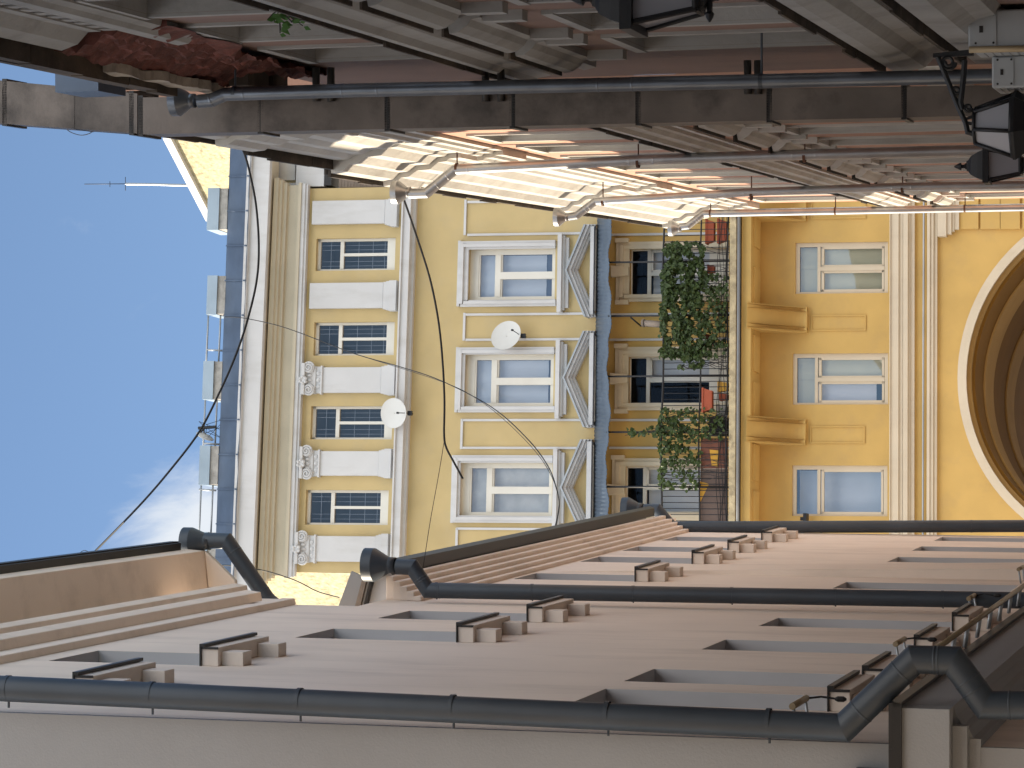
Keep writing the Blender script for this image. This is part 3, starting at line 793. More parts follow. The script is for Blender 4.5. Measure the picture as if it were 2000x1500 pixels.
# ================================================================ LEFT HOUSES
def rear(W, s0, s1, z, depth=9):
    """closing walls and low roof of a street house"""
    b = MB()
    for s_ in (s1,):
        b.face([W.at(s_, 0, 0), W.at(s_, z, 0), W.at(s_, z, -depth), W.at(s_, 0, -depth)])
    b.face([W.at(s0, 0, -depth), W.at(s1, 0, -depth), W.at(s1, z, -depth), W.at(s0, z, -depth)])
    b.face([W.at(s0, z, 0), W.at(s1, z, 0), W.at(s1, z, -depth), W.at(s0, z, -depth)])
    return b
def side_window(W, parent, s0, s1, z0, z1, deep, m='frame'):
    f = MB(); t = .06; o = -deep
    onwall(W, s0, s1, z1 - t, z1, o - .03, o + .04, f); onwall(W, s0, s1, z0, z0 + t, o - .03, o + .04, f)
    onwall(W, s0, s0 + t, z0 + t, z1 - t, o - .03, o + .04, f); onwall(W, s1 - t, s1, z0 + t, z1 - t, o - .03, o + .04, f)
    sm_ = (s0 + s1) / 2; onwall(W, sm_ - .03, sm_ + .03, z0 + t, z1 - t, o - .02, o + .03, f)
    zz = z0 + (z1 - z0) * .68; onwall(W, s0 + t, sm_ - .03, zz, zz + .05, o - .02, o + .03, f); onwall(W, sm_ + .03, s1 - t, zz, zz + .05, o - .02, o + .03, f)
    fo = f.build('window', M[m], parent)
    p = MB(); p.face([W.at(s0, z0, o), W.at(s1, z0, o), W.at(s1, z1, o), W.at(s0, z1, o)]); p.build('pane', M['glass_side'], fo)
    r = MB(); r.face([W.at(s0, z0, o - .3), W.at(s1, z0, o - .3), W.at(s1, z1, o - .3), W.at(s0, z1, o - .3)]); r.build('curtain', M['curtain'], fo)
    return fo
def left_sill(W, parent, s0, s1, z):
    f = MB()
    onwall(W, s0, s1, z - .17, z - .015, 0, .16, f)
    so = f.build('window_sill', M['beige_lt'], parent, .006)
    f = MB(); onwall(W, s0 - .02, s1 + .02, z - .015, z - .003, 0, .19, f); onwall(W, s0 - .02, s1 + .02, z - .05, z - .015, .165, .19, f); onwall(W, s0 - .012, s0, z - .17, z - .015, .145, .165, f)
    f.build('sheet_flashing', M['black'], so)
    for q in (s0 + .07, s1 - .29):
        f = MB(); onwall(W, q, q + .20, z - .37, z - .172, 0, .12, f); f.build('sill_bracket', M['beige_lt'], so, .005)

def left_house(W, nm, label, s0, s1, z1, wins, deep, base):
    t = thing(nm, label, 'house', W.at(s0, 0, 0))
    m = MB(); holes = [(a, b, c, d, deep) for a, b, c, d, _ in wins]
    holed(lambda s_, z: W.at(s_, z), s0, s1, 0, z1, holes, W.n, deep, m)
    m.build('wall', M['beige'], t)
    for a, b, c, d, sill in wins:   # painted reveals stand 3 mm proud of the raw opening
        e = .003; rv = MB()
        for (p, q) in (((a + e, c), (a + e, d)), ((b - e, c), (b - e, d))):
            rv.face([W.at(p[0], p[1], -.002), W.at(q[0], q[1] - e, -.002), W.at(q[0], q[1] - e, -deep), W.at(p[0], p[1], -deep)])
        rv.face([W.at(a + e, d - e, -.002), W.at(b - e, d - e, -.002), W.at(b - e, d - e, -deep), W.at(a + e, d - e, -deep)])
        rv.build('window_reveal', M['reveal'], t)
        side_window(W, t, a + .004, b - .004, c + .004, d - .004, deep - .05)
        if sill: left_sill(W, t, a - .04, b + .12, c)
    return t
def lz(W, x, y): return W.sz(x, y)[1]
zN = lz(WA, 380, 1303); zA = lz(WA, 889, 1255); zL = 5.02
winsA = [(19.75, 20.8, zN, 12.2, 1), (22.3, 23.35, zN, 12.2, 1), (25.15, 26.25, zA, 10.97, 1), (27.6, 28.7, zA, 10.97, 1),
         (20.4, 21.45, zL, 6.97, 1), (22.05, 23.15, zL, 6.97, 1), (25.05, 26.15, zL, 6.97, 1), (27.8, 28.9, zL, 6.97, 1)]
ha = left_house(WA, 'beige_house', 'tall beige rendered house with graphite drainpipe on the near left side of the alley', 18.6, 29.15, 14.0, winsA, .28, None)
m = rear(WA, 18.6, 29.15, 14.0)
m.build('rear_wall', M['beige'], ha)
m = MB(); m.prism([WA.at(18.6, 0, 0), WA.at(18.6, 14.0, 0), WA.at(18.6, 14.0, -9), WA.at(18.6, 0, -9)], WA.d * .05)
m.v = [v - WA.d * .052 for v in m.v]
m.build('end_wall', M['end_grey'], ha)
m = MB()
profile(WA, 18.5, 29.17, [(0, 12.45), (.07, 12.47), (.07, 12.62), (0, 12.64)], m)
profile(WA, 18.5, 29.6, [(0, 13.02), (.10, 13.04), (.12, 13.22), (0, 13.24)], m)
profile(WA, 18.5, 30.2, [(0, 13.42), (.13, 13.44), (.15, 13.60), (0, 13.62)], m)
profile(WA, 18.4, 30.6, [(-.1, 14.05), (.50, 14.12), (.52, 14.30), (-.1, 14.30)], m)
profile(WA, 30.52, 30.6, [(-.1, 13.7), (.16, 13.72), (.50, 14.10), (-.1, 14.04)], m)
onwall(WA, 29.16, 30.2, 12.9, 13.4, -.5, -.02, m)
m.build('cornice', M['beige'], ha, .008)
m = MB(); profile(WA, 18.3, 30.3, [(.45, 14.31), (.60, 14.31), (.62, 14.44), (.45, 14.46)], m); m.build('gutter', M['black'], ha)
m = MB(); m.prism([WA.at(18.2, 14.34, .62), WA.at(30.3, 14.34, .62), WA.at(30.3, 15.6, -4.5), WA.at(18.2, 15.6, -4.5)], V((0, 0, .08))); m.build('roof', M['black'], ha)
# ground-floor ledge wrapping the near corner
m = MB()
ZT = WA.sz(1742, 1390, .27)[1]; 
LED = [(0, ZT - .52), (.05, ZT - .52), (.06, ZT - .47), (.12, ZT - .44), (.14, ZT - .40), (.20, ZT - .36), (.27, ZT - .34), (.27, ZT), (0, ZT + .03)]
profile(WA, 18.548, 29.1, LED, m)
# return across the near end wall
for (o, z0, z1) in ((.27, ZT - .34, ZT), (.15, ZT - .44, ZT - .342), (.06, ZT - .52, ZT - .442)):
    onwall(WA, 18.6 - o, 18.545, z0, z1, -6, o - .002, m)
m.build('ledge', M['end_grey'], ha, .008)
m = MB(); onwall(WA, 18.30, 29.1, ZT + .03, ZT + .055, -.0, .30, m); onwall(WA, 18.30, 29.1, ZT - .02, ZT + .03, .275, .30, m); onwall(WA, 18.30, 18.545, ZT + .03, ZT + .055, -6, -.002, m); onwall(WA, 18.30, 18.325, ZT - .03, ZT + .03, -6, .3, m)
m.build('ledge_flashing', M['black'], ha)
m = MB(); onwall(WA, 18.40, 18.545, ZT + .06, ZT + .5, -.5, -.42, m); onwall(WA, 18.40, 18.545, ZT + .06, ZT + .45, -.33, -.29, m); m.build('end_fin', M['beige_lt'], ha)
m = MB(); onwall(WA, 18.45, 18.545, ZT + .1, ZT + .3, -.2, -.16, m); m.build('end_fin', M['black'], ha)

# light rail and light bars
def light_rail():
    t = thing('light_rail', 'long tan light rail on paired arms along the dark edge of the stone ledge', 'light fitting', WA.at(19, ZT, .3))
    m = MB(); m.tube([WA.at(20.2, ZT + .02, .47), WA.at(28.6, ZT + .1, .47)], .022, 8); m.build('rail', M['gold'], t)
    s_ = 20.7
    while s_ < 28.3:
        m = MB()
        for k in (0, .1): m.tube([WA.at(s_ + k, ZT + .045 + (s_ - 20) * .009, .30), WA.at(s_ + k, ZT + .02 + (s_ - 20) * .0095, .46)], .014, 6)
        m.build('arm', M['steel'], t); s_ += .93
light_rail()
for x, y, lb in ((1560, 1378, 'short tan light bar behind the near graphite drainpipe'), (1757, 1258, 'short tan light bar under the second ground floor window above the pipe elbow'), (1897, 1170, 'short tan light bar beside the middle drainpipe foot'), (1993, 1113, 'farthest short tan light bar at the edge of the frame')):
    sv = WA.sz(x, y, .2)[0]; z = WA.sz(x, y, .2)[1]
    t = thing('light_bar', lb, 'light fitting', WA.at(sv, z, .2), 'light bars on the beige wall')
    m = MB(); m.tube([WA.at(sv - .25, z, .22), WA.at(sv + .3, z, .22)], .024, 8); m.build('tube', M['gold'], t)
    for k in (-.2, .26):
        m = MB(); m.tube([WA.at(sv + k, z, .21), WA.at(sv + k, z - .03, 0)], .012, 6); m.build('bracket', M['steel'], t)
    m = MB(); m.tube([WA.at(sv + .3, z - .02, .22), WA.at(sv + .32, z - .1, .23), WA.at(sv + .3, z - .22, .22)], .008, 5); m.lathe(WA.at(sv + .3, z - .2, .22), V((0, 0, -1)), [(0, .01), (.02, .02), (.06, .02), (.08, .008)], 8)
    m.build('lead', M['cable'], t)

zD = lz(WB, 1368, 1096)
winsB = [(33.55, 34.6, zD, 11.2, 1), (36.85, 37.95, zD, 11.2, 1), (39.25, 40.3, zD, 11.2, 1), (41.8, 42.85, zD, 11.2, 1),
         (30.9, 31.9, 5.0, 7.1, 0), (33.1, 34.15, 5.0, 7.1, 0), (37.9, 38.95, 5.0, 7.15, 0), (40.35, 41.4, 5.0, 7.15, 0), (42.8, 43.8, 5.0, 7.15, 0)]
hb = left_house(WB, 'beige_house', 'lower beige house with stepped cornice between the two far graphite drainpipes', 29.153, 44.35, 11.75, winsB, .28, None)
rear(WB, 29.153, 44.35, 11.75).build('rear_wall', M['beige'], hb)
m = MB()
for k in range(5):
    z0 = 11.27 + k * .095; profile(WB, 30.0 + .04 * k, 44.3 + .05 * k, [(0, z0), (.055 + .052 * k, z0), (.055 + .052 * k, z0 + .093), (0, z0 + .093)], m)
m.build('cornice', M['beige'], hb, .012)
m = MB(); profile(WB, 30.1, 43.8, [(.27, 11.765), (.40, 11.77), (.43, 11.84), (.27, 11.85)], m); m.build('gutter', M['black'], hb)
m = MB(); m.prism([WB.at(30.15, 11.86, .40), WB.at(43.8, 11.86, .40), WB.at(43.8, 13.1, -4.5), WB.at(30.15, 13.1, -4.5)], V((0, 0, .03))); m.build('roof', M['black'], hb)
m = MB(); m.prism([WB.ps(x, y, 30.22) for x, y in ((655, 1200), (686, 1116), (714, 1129), (688, 1200))], WB.d * .05); m.build('verge_board', M['end_grey'], hb)
m = MB(); m.prism([WB.ps(x, y, 30.2) for x, y in ((689, 1200), (708, 1128), (716, 1131), (700, 1200))], WB.d * .05); m.build('verge_plank', M['wood'], hb)
m = MB(); m.prism([WB.ps(x, y, 30.25) for x, y in ((700, 1200), (716, 1134), (760, 1120), (800, 1160), (840, 1200))], WB.d * .05); m.build('end_wall', M['white'], hb)
# tapered buttress
m = MB(); s0, s1 = 35.0, 36.2
m.prism([WB.at(s0, 0, 0), WB.at(s0, 11.1, 0), WB.at(s0, 0, .26)], WB.d * (s1 - s0)); m.build('buttress', M['beige'], hb)

# ---------------------------------------------------------------- downpipes
def downpipe(W, label, group, pts, r, hop, clamps, m, cm, back):
    """pts: 3D path, hop: (mouth point, axis, r_mouth, len) ; clamps: 3D points along the pipe"""
    t = thing('downpipe', label, 'drainpipe', pts[-1], group)
    p = MB(); p.tube(pts, r, 28, crisp=True)
    for a_, b_ in zip(pts[1:], pts[2:]):          # rolled seams beside the elbows
        dv = (b_ - a_).normalized(); ln_ = (b_ - a_).length
        for q in ((.16, ln_ - .12) if ln_ < 3 else (.14,)):
            if 0 < q < ln_: p.lathe(a_ + dv * q, dv, [(-.008, r), (-.004, r * 1.03), (.004, r * 1.03), (.008, r)], 28, cap=False)
    p.build('pipe', M[m], t)
    if hop:
        o, rm, ln = hop
        h = MB(); h.lathe(o, V((0, 0, -1)), [(0, rm * .97), (0, rm), (ln * .38, rm), (ln * .40, rm * 1.0), (ln * .95, r * 1.12), (ln, r * 1.05), (ln * 1.25, r * 1.03)], 24, cap=False)
        ho = h.build('hopper', M[m], t)
        s_ = ho.modifiers.new('t', 'SOLIDIFY'); s_.thickness = .006
    for c in clamps:
        k = MB(); k.lathe(c + V((0, 0, .02)), V((0, 0, -1)), [(0, r * 1.0), (0, r * 1.035), (.03, r * 1.035), (.03, r * 1.0)], 20, cap=False)
        k.tube([c + W.n * r * .9, c - W.n * back], .009, 5)
        k.build('clamp', M[cm], t)
    return t
def along(pts, xs, W, sv, yf):
    return [W.ps(x, yf(x), sv) for x in xs]
def lin(x0, y0, x1, y1): return lambda x: y0 + (y1 - y0) * (x - x0) / (x1 - x0)

G1 = 'graphite drainpipes on the beige houses'; G2 = 'zinc drainpipes on the pink houses'
f1 = lin(0, 1344, 1640, 1417)
S1 = 18.45
P = [WA.ps(-260, f1(-260), S1), WA.ps(1648, 1421, S1), WA.ps(1786, 1288, S1), WA.ps(1862, 1290, S1), WA.ps(1925, 1377, S1), WA.ps(2200, 1378, S1)]
downpipe(WA, 'thick graphite drainpipe stepping out around the ledge at the near left corner', G1, P, .094, None, along(None, (17, 298, 587, 886, 1188, 1503), WA, S1, f1), 'pipe', 'pipe', .14)
S2 = 30.6
P = [WA.ps(402, 1056, S2), WA.ps(443, 1057, S2), WA.ps(523, 1172, S2), WA.ps(540, 1186, S2)]
downpipe(WA, 'short slanting graphite drainpipe under the hopper against the sky at the eave end', G1, P, .095, (WA.ps(359, 1057, S2), .165, .27), [WA.ps(505, 1146, S2)], 'pipe', 'pipe', .02)
f2 = lin(850, 1153, 1900, 1171); S3 = 29.8
P = [WB.ps(775, 1107, S3), WB.ps(806, 1108, S3), WB.ps(836, 1153, S3), WB.ps(2100, f2(2100), S3)]
downpipe(WB, 'graphite drainpipe with hopper at the near end of the stepped cornice', G1, P, .088, (WB.ps(713, 1103, S3), .19, .29), along(None, (853, 1040, 1237, 1430, 1632, 1842), WB, S3, f2), 'pipe', 'pipe', .10)
f3 = lin(1310, 1030, 2000, 1027.5); S4 = 44.2
P = [WB.ps(1258, 996, S4), WB.ps(1284, 996, S4), WB.ps(1313, 1030, S4), WB.ps(2200, f3(2200), S4)]
downpipe(WB, 'farthest graphite drainpipe at the far end of the stepped cornice before the yellow house', G1, P, .097, (WB.ps(1216, 994, S4), .19, .27), along(None, (1318, 1455, 1605, 1750, 1898), WB, S4, f3), 'pipe', 'pipe', .10)
g1 = lambda x: 182 - .0225 * (x - 450); SR1 = 20.0
P = [WR.ps(388, 198, SR1), WR.ps(412, 196, SR1), WR.ps(440, 184, SR1), WR.ps(700, g1(700), SR1), WR.ps(1200, g1(1200), SR1), WR.ps(2200, g1(2200), SR1)]
downpipe(WR, 'nearest zinc drainpipe, in front of the square duct', G2, P, .053, (WR.ps(337, 198, SR1), .115, .15), along(None, (460, 1488), WR, SR1, g1), 'zinc_dark', 'pipe', .4)
g2 = lin(893, 329, 1900, 296); SR2 = 30.7
P = [WR.ps(800, 378, SR2), WR.ps(833, 377, SR2), WR.ps(889, 331, SR2), WR.ps(1250, 312, SR2), WR.ps(1570, 302, SR2), WR.ps(2200, g2(2200), SR2)]
downpipe(WR, 'zinc drainpipe with the topmost sunlit hopper on the white cornice', G2, P, .060, (WR.ps(768, 376, SR2), .138, .17), along(None, (893, 1247, 1572), WR, SR2, g2), 'zinc', 'rust', .28)
g3 = lin(1165, 393, 1990, 362); SR3 = 38.0
P = [WR.ps(1106, 424, SR3), WR.ps(1126, 421, SR3), WR.ps(1163, 393, SR3), WR.ps(1470, 375, SR3), WR.ps(1760, 365, SR3), WR.ps(2200, 358, SR3)]
downpipe(WR, 'zinc drainpipe with the middle sunlit hopper on the white cornice', G2, P, .056, (WR.ps(1084, 424, SR3), .135, .16), along(None, (1178, 1468, 1763), WR, SR3, lambda x: g3(x) + (2 if x < 1500 else -1)), 'zinc', 'rust', .28)
g4 = lin(1375, 417, 2000, 405); SR4 = 44.4
P = [WR.ps(1328, 443, SR4), WR.ps(1344, 441, SR4), WR.ps(1374, 417, SR4), WR.ps(2200, g4(2200), SR4)]
downpipe(WR, 'farthest zinc drainpipe, sunlit along its whole length before the yellow wall', G2, P, .060, (WR.ps(1307, 446, SR4), .13, .16), along(None, (1388, 1632, 1885), WR, SR4, g4), 'zinc', 'rust', .26)

# ================================================================ RIGHT HOUSES
def right_window(W, par, a, b, c, d, t=.08, deep=.30):
    side_window(W, par, a + .003, b - .003, c + .003, d - .003, deep - .05)
    s = MB()
    onwall(W, a - t, b + t, d, d + t, 0, .03, s); onwall(W, a - t, a, c, d, 0, .022, s); onwall(W, b, b + t, c, d, 0, .022, s)
    s.build('window_surround', M[TR], par)
def jambs(W, par, wins, deep):
    e = .003
    for a, b, c, d in wins:
        rv = MB()
        for p in (a + e, b - e): rv.face([W.at(p, c, -.001), W.at(p, d - e, -.001), W.at(p, d - e, -deep), W.at(p, c, -deep)])
        rv.face([W.at(a + e, d - e, -.001), W.at(b - e, d - e, -.001), W.at(b - e, d - e, -deep), W.at(a + e, d - e, -deep)])
        rv.build('window_reveal', M[TR], par)
def hood(W, par, a, b, z):
    s = MB()
    profile(W, a - .22, b + .22, [(0, z), (.05, z), (.06, z + .06), (.10, z + .09), (.14, z + .15), (.15, z + .21), (0, z + .24)], s)
    for q in (a - .18, b + .05): onwall(W, q, q + .13, z - .28, z - .002, 0, .07, s)
    o = s.build('window_hood', M[TR], par)
    s = MB(); onwall(W, a - .24, b + .24, z + .243, z + .258, 0, .17, s); o = s.build('sheet_flashing', M['gutter'], o)
def rag(W, s0, s1, z, o, mb, th=.05, wd=.16):
    """ragged eave boards"""
    q = s0
    while q < s1:
        ln = random.uniform(.35, 1.3); e = min(q + ln, s1); dz = random.uniform(-.01, .01); do = random.uniform(-.014, .014)
        onwall(W, q, e - .01, z + dz, z + dz + th, o - wd + do, o + do, mb); q = e

# far pink house
TR = 'pinktrim'; SB = 22.6
pf = thing('pink_house', 'pink house with broken white cornice catching the sun on the far right', 'house', WR.at(SB, 0, 0))
U = [24.9 + 1.95 * k for k in range(11)]
wins_u = [(s_, s_ + 1.0, 8.45, 10.25) for s_ in U]
wins_l = [(s_, s_ + 1.0, 4.9, 6.90) for s_ in U]
wins_g = [(s_, s_ + 1.1, 1.0, 3.3) for s_ in U]
m = MB(); aw = wins_u + wins_l + wins_g
holed(lambda s_, z: WR.at(s_, z), SB, 46.5, 0, 12.05, [q + (.30,) for q in aw] + [(SB, 24.3, 10.2, 12.05, .01)], WR.n, .3, m)
m.face([WR.at(46.5, 0, 0), WR.at(46.5, 12.0, 0), WR.at(46.5, 12.0, -8), WR.at(46.5, 0, -8)]); m.face([WR.at(SB, 0, -8), WR.at(46.5, 0, -8), WR.at(46.5, 12.0, -8), WR.at(SB, 12.0, -8)])
m.face([WR.at(24.3, 9, 0), WR.at(24.3, 12.0, 0), WR.at(24.3, 12.0, -8), WR.at(24.3, 9, -8)])
m.build('wall', M['pink'], pf)
for q in aw: right_window(WR, pf, *q)
jambs(WR, pf, aw, .28)
for a, b, c, d in wins_l: hood(WR, pf, a, b, 7.12)
for pr in ([(0, 8.0), (.04, 8.01), (.05, 8.06), (.09, 8.10), (.10, 8.19), (.14, 8.22), (.14, 8.28), (0, 8.33)], [(0, 7.84), (.035, 7.84), (.035, 7.90), (0, 7.90)], [(0, 4.42), (.10, 4.44), (.14, 4.60), (0, 4.66)]):
    m = MB(); profile(WR, SB, 46.5 + pr[2][0], pr, m); m.build('string_course', M['pinktrim'], pf)
m = MB(); rag(WR, SB, 46.5, 8.335, .155, m, .02, .14); m.build('string_flashing', M['gutter'], pf)
m = MB()
CA = [(0, 10.58), (.04, 10.58), (.04, 10.68), (.07, 10.70), (.07, 10.80), (.10, 10.83), (.10, 10.89), (0, 10.93)]
CP = [(0, 11.08), (.05, 11.10), (.06, 11.24), (.09, 11.27), (.10, 11.37), (.18, 11.47), (.19, 11.63), (.26, 11.73), (.27, 11.83), (.345, 11.91), (.365, 12.04), (0, 12.08)]
near = [(o * .62, z - .08) for o, z in CP]
profile(WR, 24.3, 46.6, CA, m); profile(WR, 24.3, 29.2, near, m); profile(WR, 29.2, 46.6, CP, m)
for s_, pr in ((25.6, near), (31.0, CP), (38.9, CP), (45.6, CP)):   # the cornice breaks forward over these piers
    profile(WR, s_, s_ + 1.0, [(o + .06 if o > 0 else 0, z - .004) for o, z in pr], m)
    profile(WR, s_, s_ + 1.0, [(o + .05 if o > 0 else 0, z - .004) for o, z in CA], m)
m.build('cornice', M['pinktrim'], pf)
m = MB(); rag(WR, 24.0, 26.6, 12.0, .265, m, .045, .25); rag(WR, 26.6, 29.3, 12.01, .32, m, .045, .3); rag(WR, 29.3, 46.6, 12.082, .415, m, .04, .3); rag(WR, 29.3, 46.6, 12.13, .385, m, .03, .35); m.build('eave_board', M['gutter'], pf)
m = MB(); m.prism([WR.at(24.2, 12.2, .20), WR.at(46.7, 12.2, .34), WR.at(46.7, 13.4, -5), WR.at(24.2, 13.4, -5)], V((0, 0, .06))); m.build('roof', M['gutter'], pf)

# near pink house
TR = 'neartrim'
pn_ = thing('pink_house', 'grimy pink house in shade-darkened colours with dark eave and crumbling brick cornice on the near right', 'house', WR.at(8, 0, 0))
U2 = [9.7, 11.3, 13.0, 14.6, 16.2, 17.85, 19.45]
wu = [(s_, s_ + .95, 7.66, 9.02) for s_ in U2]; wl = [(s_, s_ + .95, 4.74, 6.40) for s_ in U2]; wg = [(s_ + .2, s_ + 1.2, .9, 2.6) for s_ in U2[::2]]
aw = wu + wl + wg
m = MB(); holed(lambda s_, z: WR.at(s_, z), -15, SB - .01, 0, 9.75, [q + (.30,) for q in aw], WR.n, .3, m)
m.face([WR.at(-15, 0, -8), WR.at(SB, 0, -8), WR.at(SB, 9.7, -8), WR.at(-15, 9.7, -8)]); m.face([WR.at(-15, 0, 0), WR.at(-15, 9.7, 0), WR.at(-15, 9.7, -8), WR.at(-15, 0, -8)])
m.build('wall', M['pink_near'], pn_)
for q in aw: right_window(WR, pn_, *q)
jambs(WR, pn_, aw, .28)
for a, b, c, d in wl: hood(WR, pn_, a, b, 6.86)
for pr, e in (([(0, 7.2), (.03, 7.21), (.05, 7.30), (.10, 7.36), (.12, 7.48), (.16, 7.52), (.16, 7.58), (0, 7.63)], 21.3), ([(0, 7.0), (.05, 7.0), (.07, 7.1), (0, 7.12)], 21.3),
           ([(0, 4.22), (.05, 4.24), (.07, 4.36), (.13, 4.42), (.16, 4.56), (.16, 4.65), (0, 4.71)], 21.3), ([(0, 3.55), (.07, 3.58), (.10, 3.7), (.16, 3.8), (.16, 3.98), (0, 4.05)], 20.8),
           ([(0, 9.06), (.04, 9.07), (.06, 9.13), (.09, 9.16), (.10, 9.24), (0, 9.27)], 18.2)):
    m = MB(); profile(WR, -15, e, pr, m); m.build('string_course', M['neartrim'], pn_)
for z, e in ((7.635, 21.3), (4.715, 21.3), (4.055, 20.8)):
    m = MB(); rag(WR, 6, e, z, .175, m, .02, .16); m.build('string_flashing', M['gutter'], pn_)
# intact dentil cornice on the near side of the break
m = MB(); profile(WR, -15, 17.45, [(0, 9.48), (.07, 9.49), (.07, 9.58), (.15, 9.66), (.19, 9.78), (0, 9.8)], m)
q = 13.0
while q < 17.4: onwall(WR, q, q + .11, 9.40, 9.488, 0, .06, m); q += .2
m.build('cornice', M['neartrim'], pn_)
# broken brick core
bk = MB(); ns, nc = 130, 12
def bpt(i, j):
    s_ = 17.5 + 3.6 * i / ns; t_ = j / nc
    fall = max(0, (i / ns - .72) / .28)
    z = 9.12 + .74 * t_; o = .01 + .20 * max(0, t_ - .25) ** 1.2 * (1 - .3 * fall)
    brick_row = .035 * ((int(t_ * 12) % 2))
    q = V((s_ * 3.0, z * 5.0, 0)); nn = noise.noise(q) * .06 + noise.noise(q * 3.1) * .035 + noise.noise(q * 8) * .015
    edge = 1 if 0 < j < nc else 0
    if j == 0: z += .22 * noise.noise(V((s_ * 1.2, 3, 1))) + .25 * (i / ns - .4)
    return WR.at(s_, z + nn * .5, o + (nn + brick_row) * edge + .03)
G = [[bpt(i, j) for j in range(nc + 1)] for i in range(ns + 1)]
for i in range(ns):
    for j in range(nc): bk.face([G[i][j], G[i + 1][j], G[i + 1][j + 1], G[i][j + 1]])
for i in (0, ns):
    for j in range(nc): bk.face([G[i][j], G[i][j + 1], G[i][j + 1] - WR.n * .35, G[i][j] - WR.n * .35])
bk.build('broken_brickwork', M['brick'], pn_)
# hanging remains of plaster along the eave
pl = MB(); n = 60
for i in range(n):
    def pp(k, e):
        t = k / n; s_ = 18.3 + 2.3 * t
        dz = .03 + .10 * abs(noise.noise(V((s_ * 1.5, .3, 9)))) + .05 * noise.noise(V((s_ * 9, 1, 2))) + .13 * max(0, math.sin(t * math.pi)) * t
        return WR.at(s_, 9.86 - e * dz, .26 + .03 * noise.noise(V((s_ * 3, e, 4))))
    a, b = [pp(i, 0), pp(i + 1, 0)], [pp(i, 1), pp(i + 1, 1)]
    pl.box8([b[0], b[1], a[1], a[0]] + [v - WR.n * .07 for v in (b[0], b[1], a[1], a[0])])
pl.build('plaster_remnant', M['plaster'], pn_)
m = MB(); rag(WR, -15, 19.7, 9.87, .31, m, .09, .34); m.build('eave_board', M['gutter'], pn_)
m = MB(); m.prism([WR.at(-15, 9.98, .30), WR.at(19.8, 9.98, .30), WR.at(19.8, 11.1, -5), WR.at(-15, 11.1, -5)], V((0, 0, .06))); m.build('roof', M['gutter'], pn_)
m = MB(); 
for i in range(40):
    s_ = 20.3 + .9 * i / 40; o = .06 + .10 * noise.noise(V((s_ * 4, 1, 1))); z = 9.6 + .1 * noise.noise(V((s_ * 3, 5, 1)))
    m.box(WR.at(s_, z, o), WR.d * .09, WR.n * .3, V((0, 0, .16)))
m.build('broken_edge', M['gutter'], pn_)
# small roof window poking over the eave
t = MB(); c = WR.px(110, 142, .2); t.box(c + WR.d * .6, WR.d * .5, WR.n * .22, V((0, 0, .35)))
tag(t.build('roof_vent', M['roof']), 'small grey sheet roof vent box showing above the near dark eave', 'roof vent')

# square ventilation duct
SD = 20.4
vd = thing('ventilation_duct', 'weathered square sheet metal duct climbing the pink wall past the eave', 'duct', WR.ps(2000, 200, SD))
def duct(m, x0, ya0, yb0, x1, ya1, yb1, dep=.34):
    a, b, c, d = WR.ps(x0, ya0, SD), WR.ps(x0, yb0, SD), WR.ps(x1, yb1, SD), WR.ps(x1, ya1, SD)
    m.box8([a, b, c, d] + [p + WR.d * dep for p in (a, b, c, d)])
bot = lambda x: 262 - (x - 300) * .0222; top = lambda x: 190 - (x - 300) * .0145
ubot = lambda x: 241 + x * .0735; utop = lambda x: 157 + x * .095
cuts = [270, 508, 756, 1000, 1246, 1502, 1765, 2150]
m = MB(); duct(m, -150, utop(-150), ubot(-150), 268, utop(268), ubot(268)); m.build('upper_section', M['duct'], vd)
for x0, x1 in zip(cuts, cuts[1:]):
    m = MB(); duct(m, x0 + 1, top(x0), bot(x0), x1 - 1, top(x1), bot(x1)); m.build('section', M['duct'], vd)
for x in cuts[1:-1]:
    m = MB(); duct(m, x - 5, top(x) - 5, bot(x) + 4, x + 6, top(x) - 5, bot(x) + 4, .37); m.build('flange', M['black'], vd)
for x in (8, 256, 274):
    m = MB(); duct(m, x - 4, (utop if x < 270 else top)(x) - 4, (ubot if x < 270 else bot)(x) + 4, x + 5, (utop if x < 270 else top)(x) - 4, (ubot if x < 270 else bot)(x) + 4, .37); m.build('flange', M['black'], vd)
m = MB(); duct(m, 145, utop(145), ubot(145) + 1, 147, utop(145), ubot(145) + 1, .35); m.build('seam', M['black'], vd)
for x, y in ((617, 132), (646, 132), (948, 132), (978, 132), (1460, 118), (1480, 118)):
    m = MB(); p = WR.ps(x, y, SD - .02); q = WR.ps(x + 1, y + 66, SD - .02)
    m.tube([p, q], .03, 6); m.build('wall_bracket', M['black'], vd)

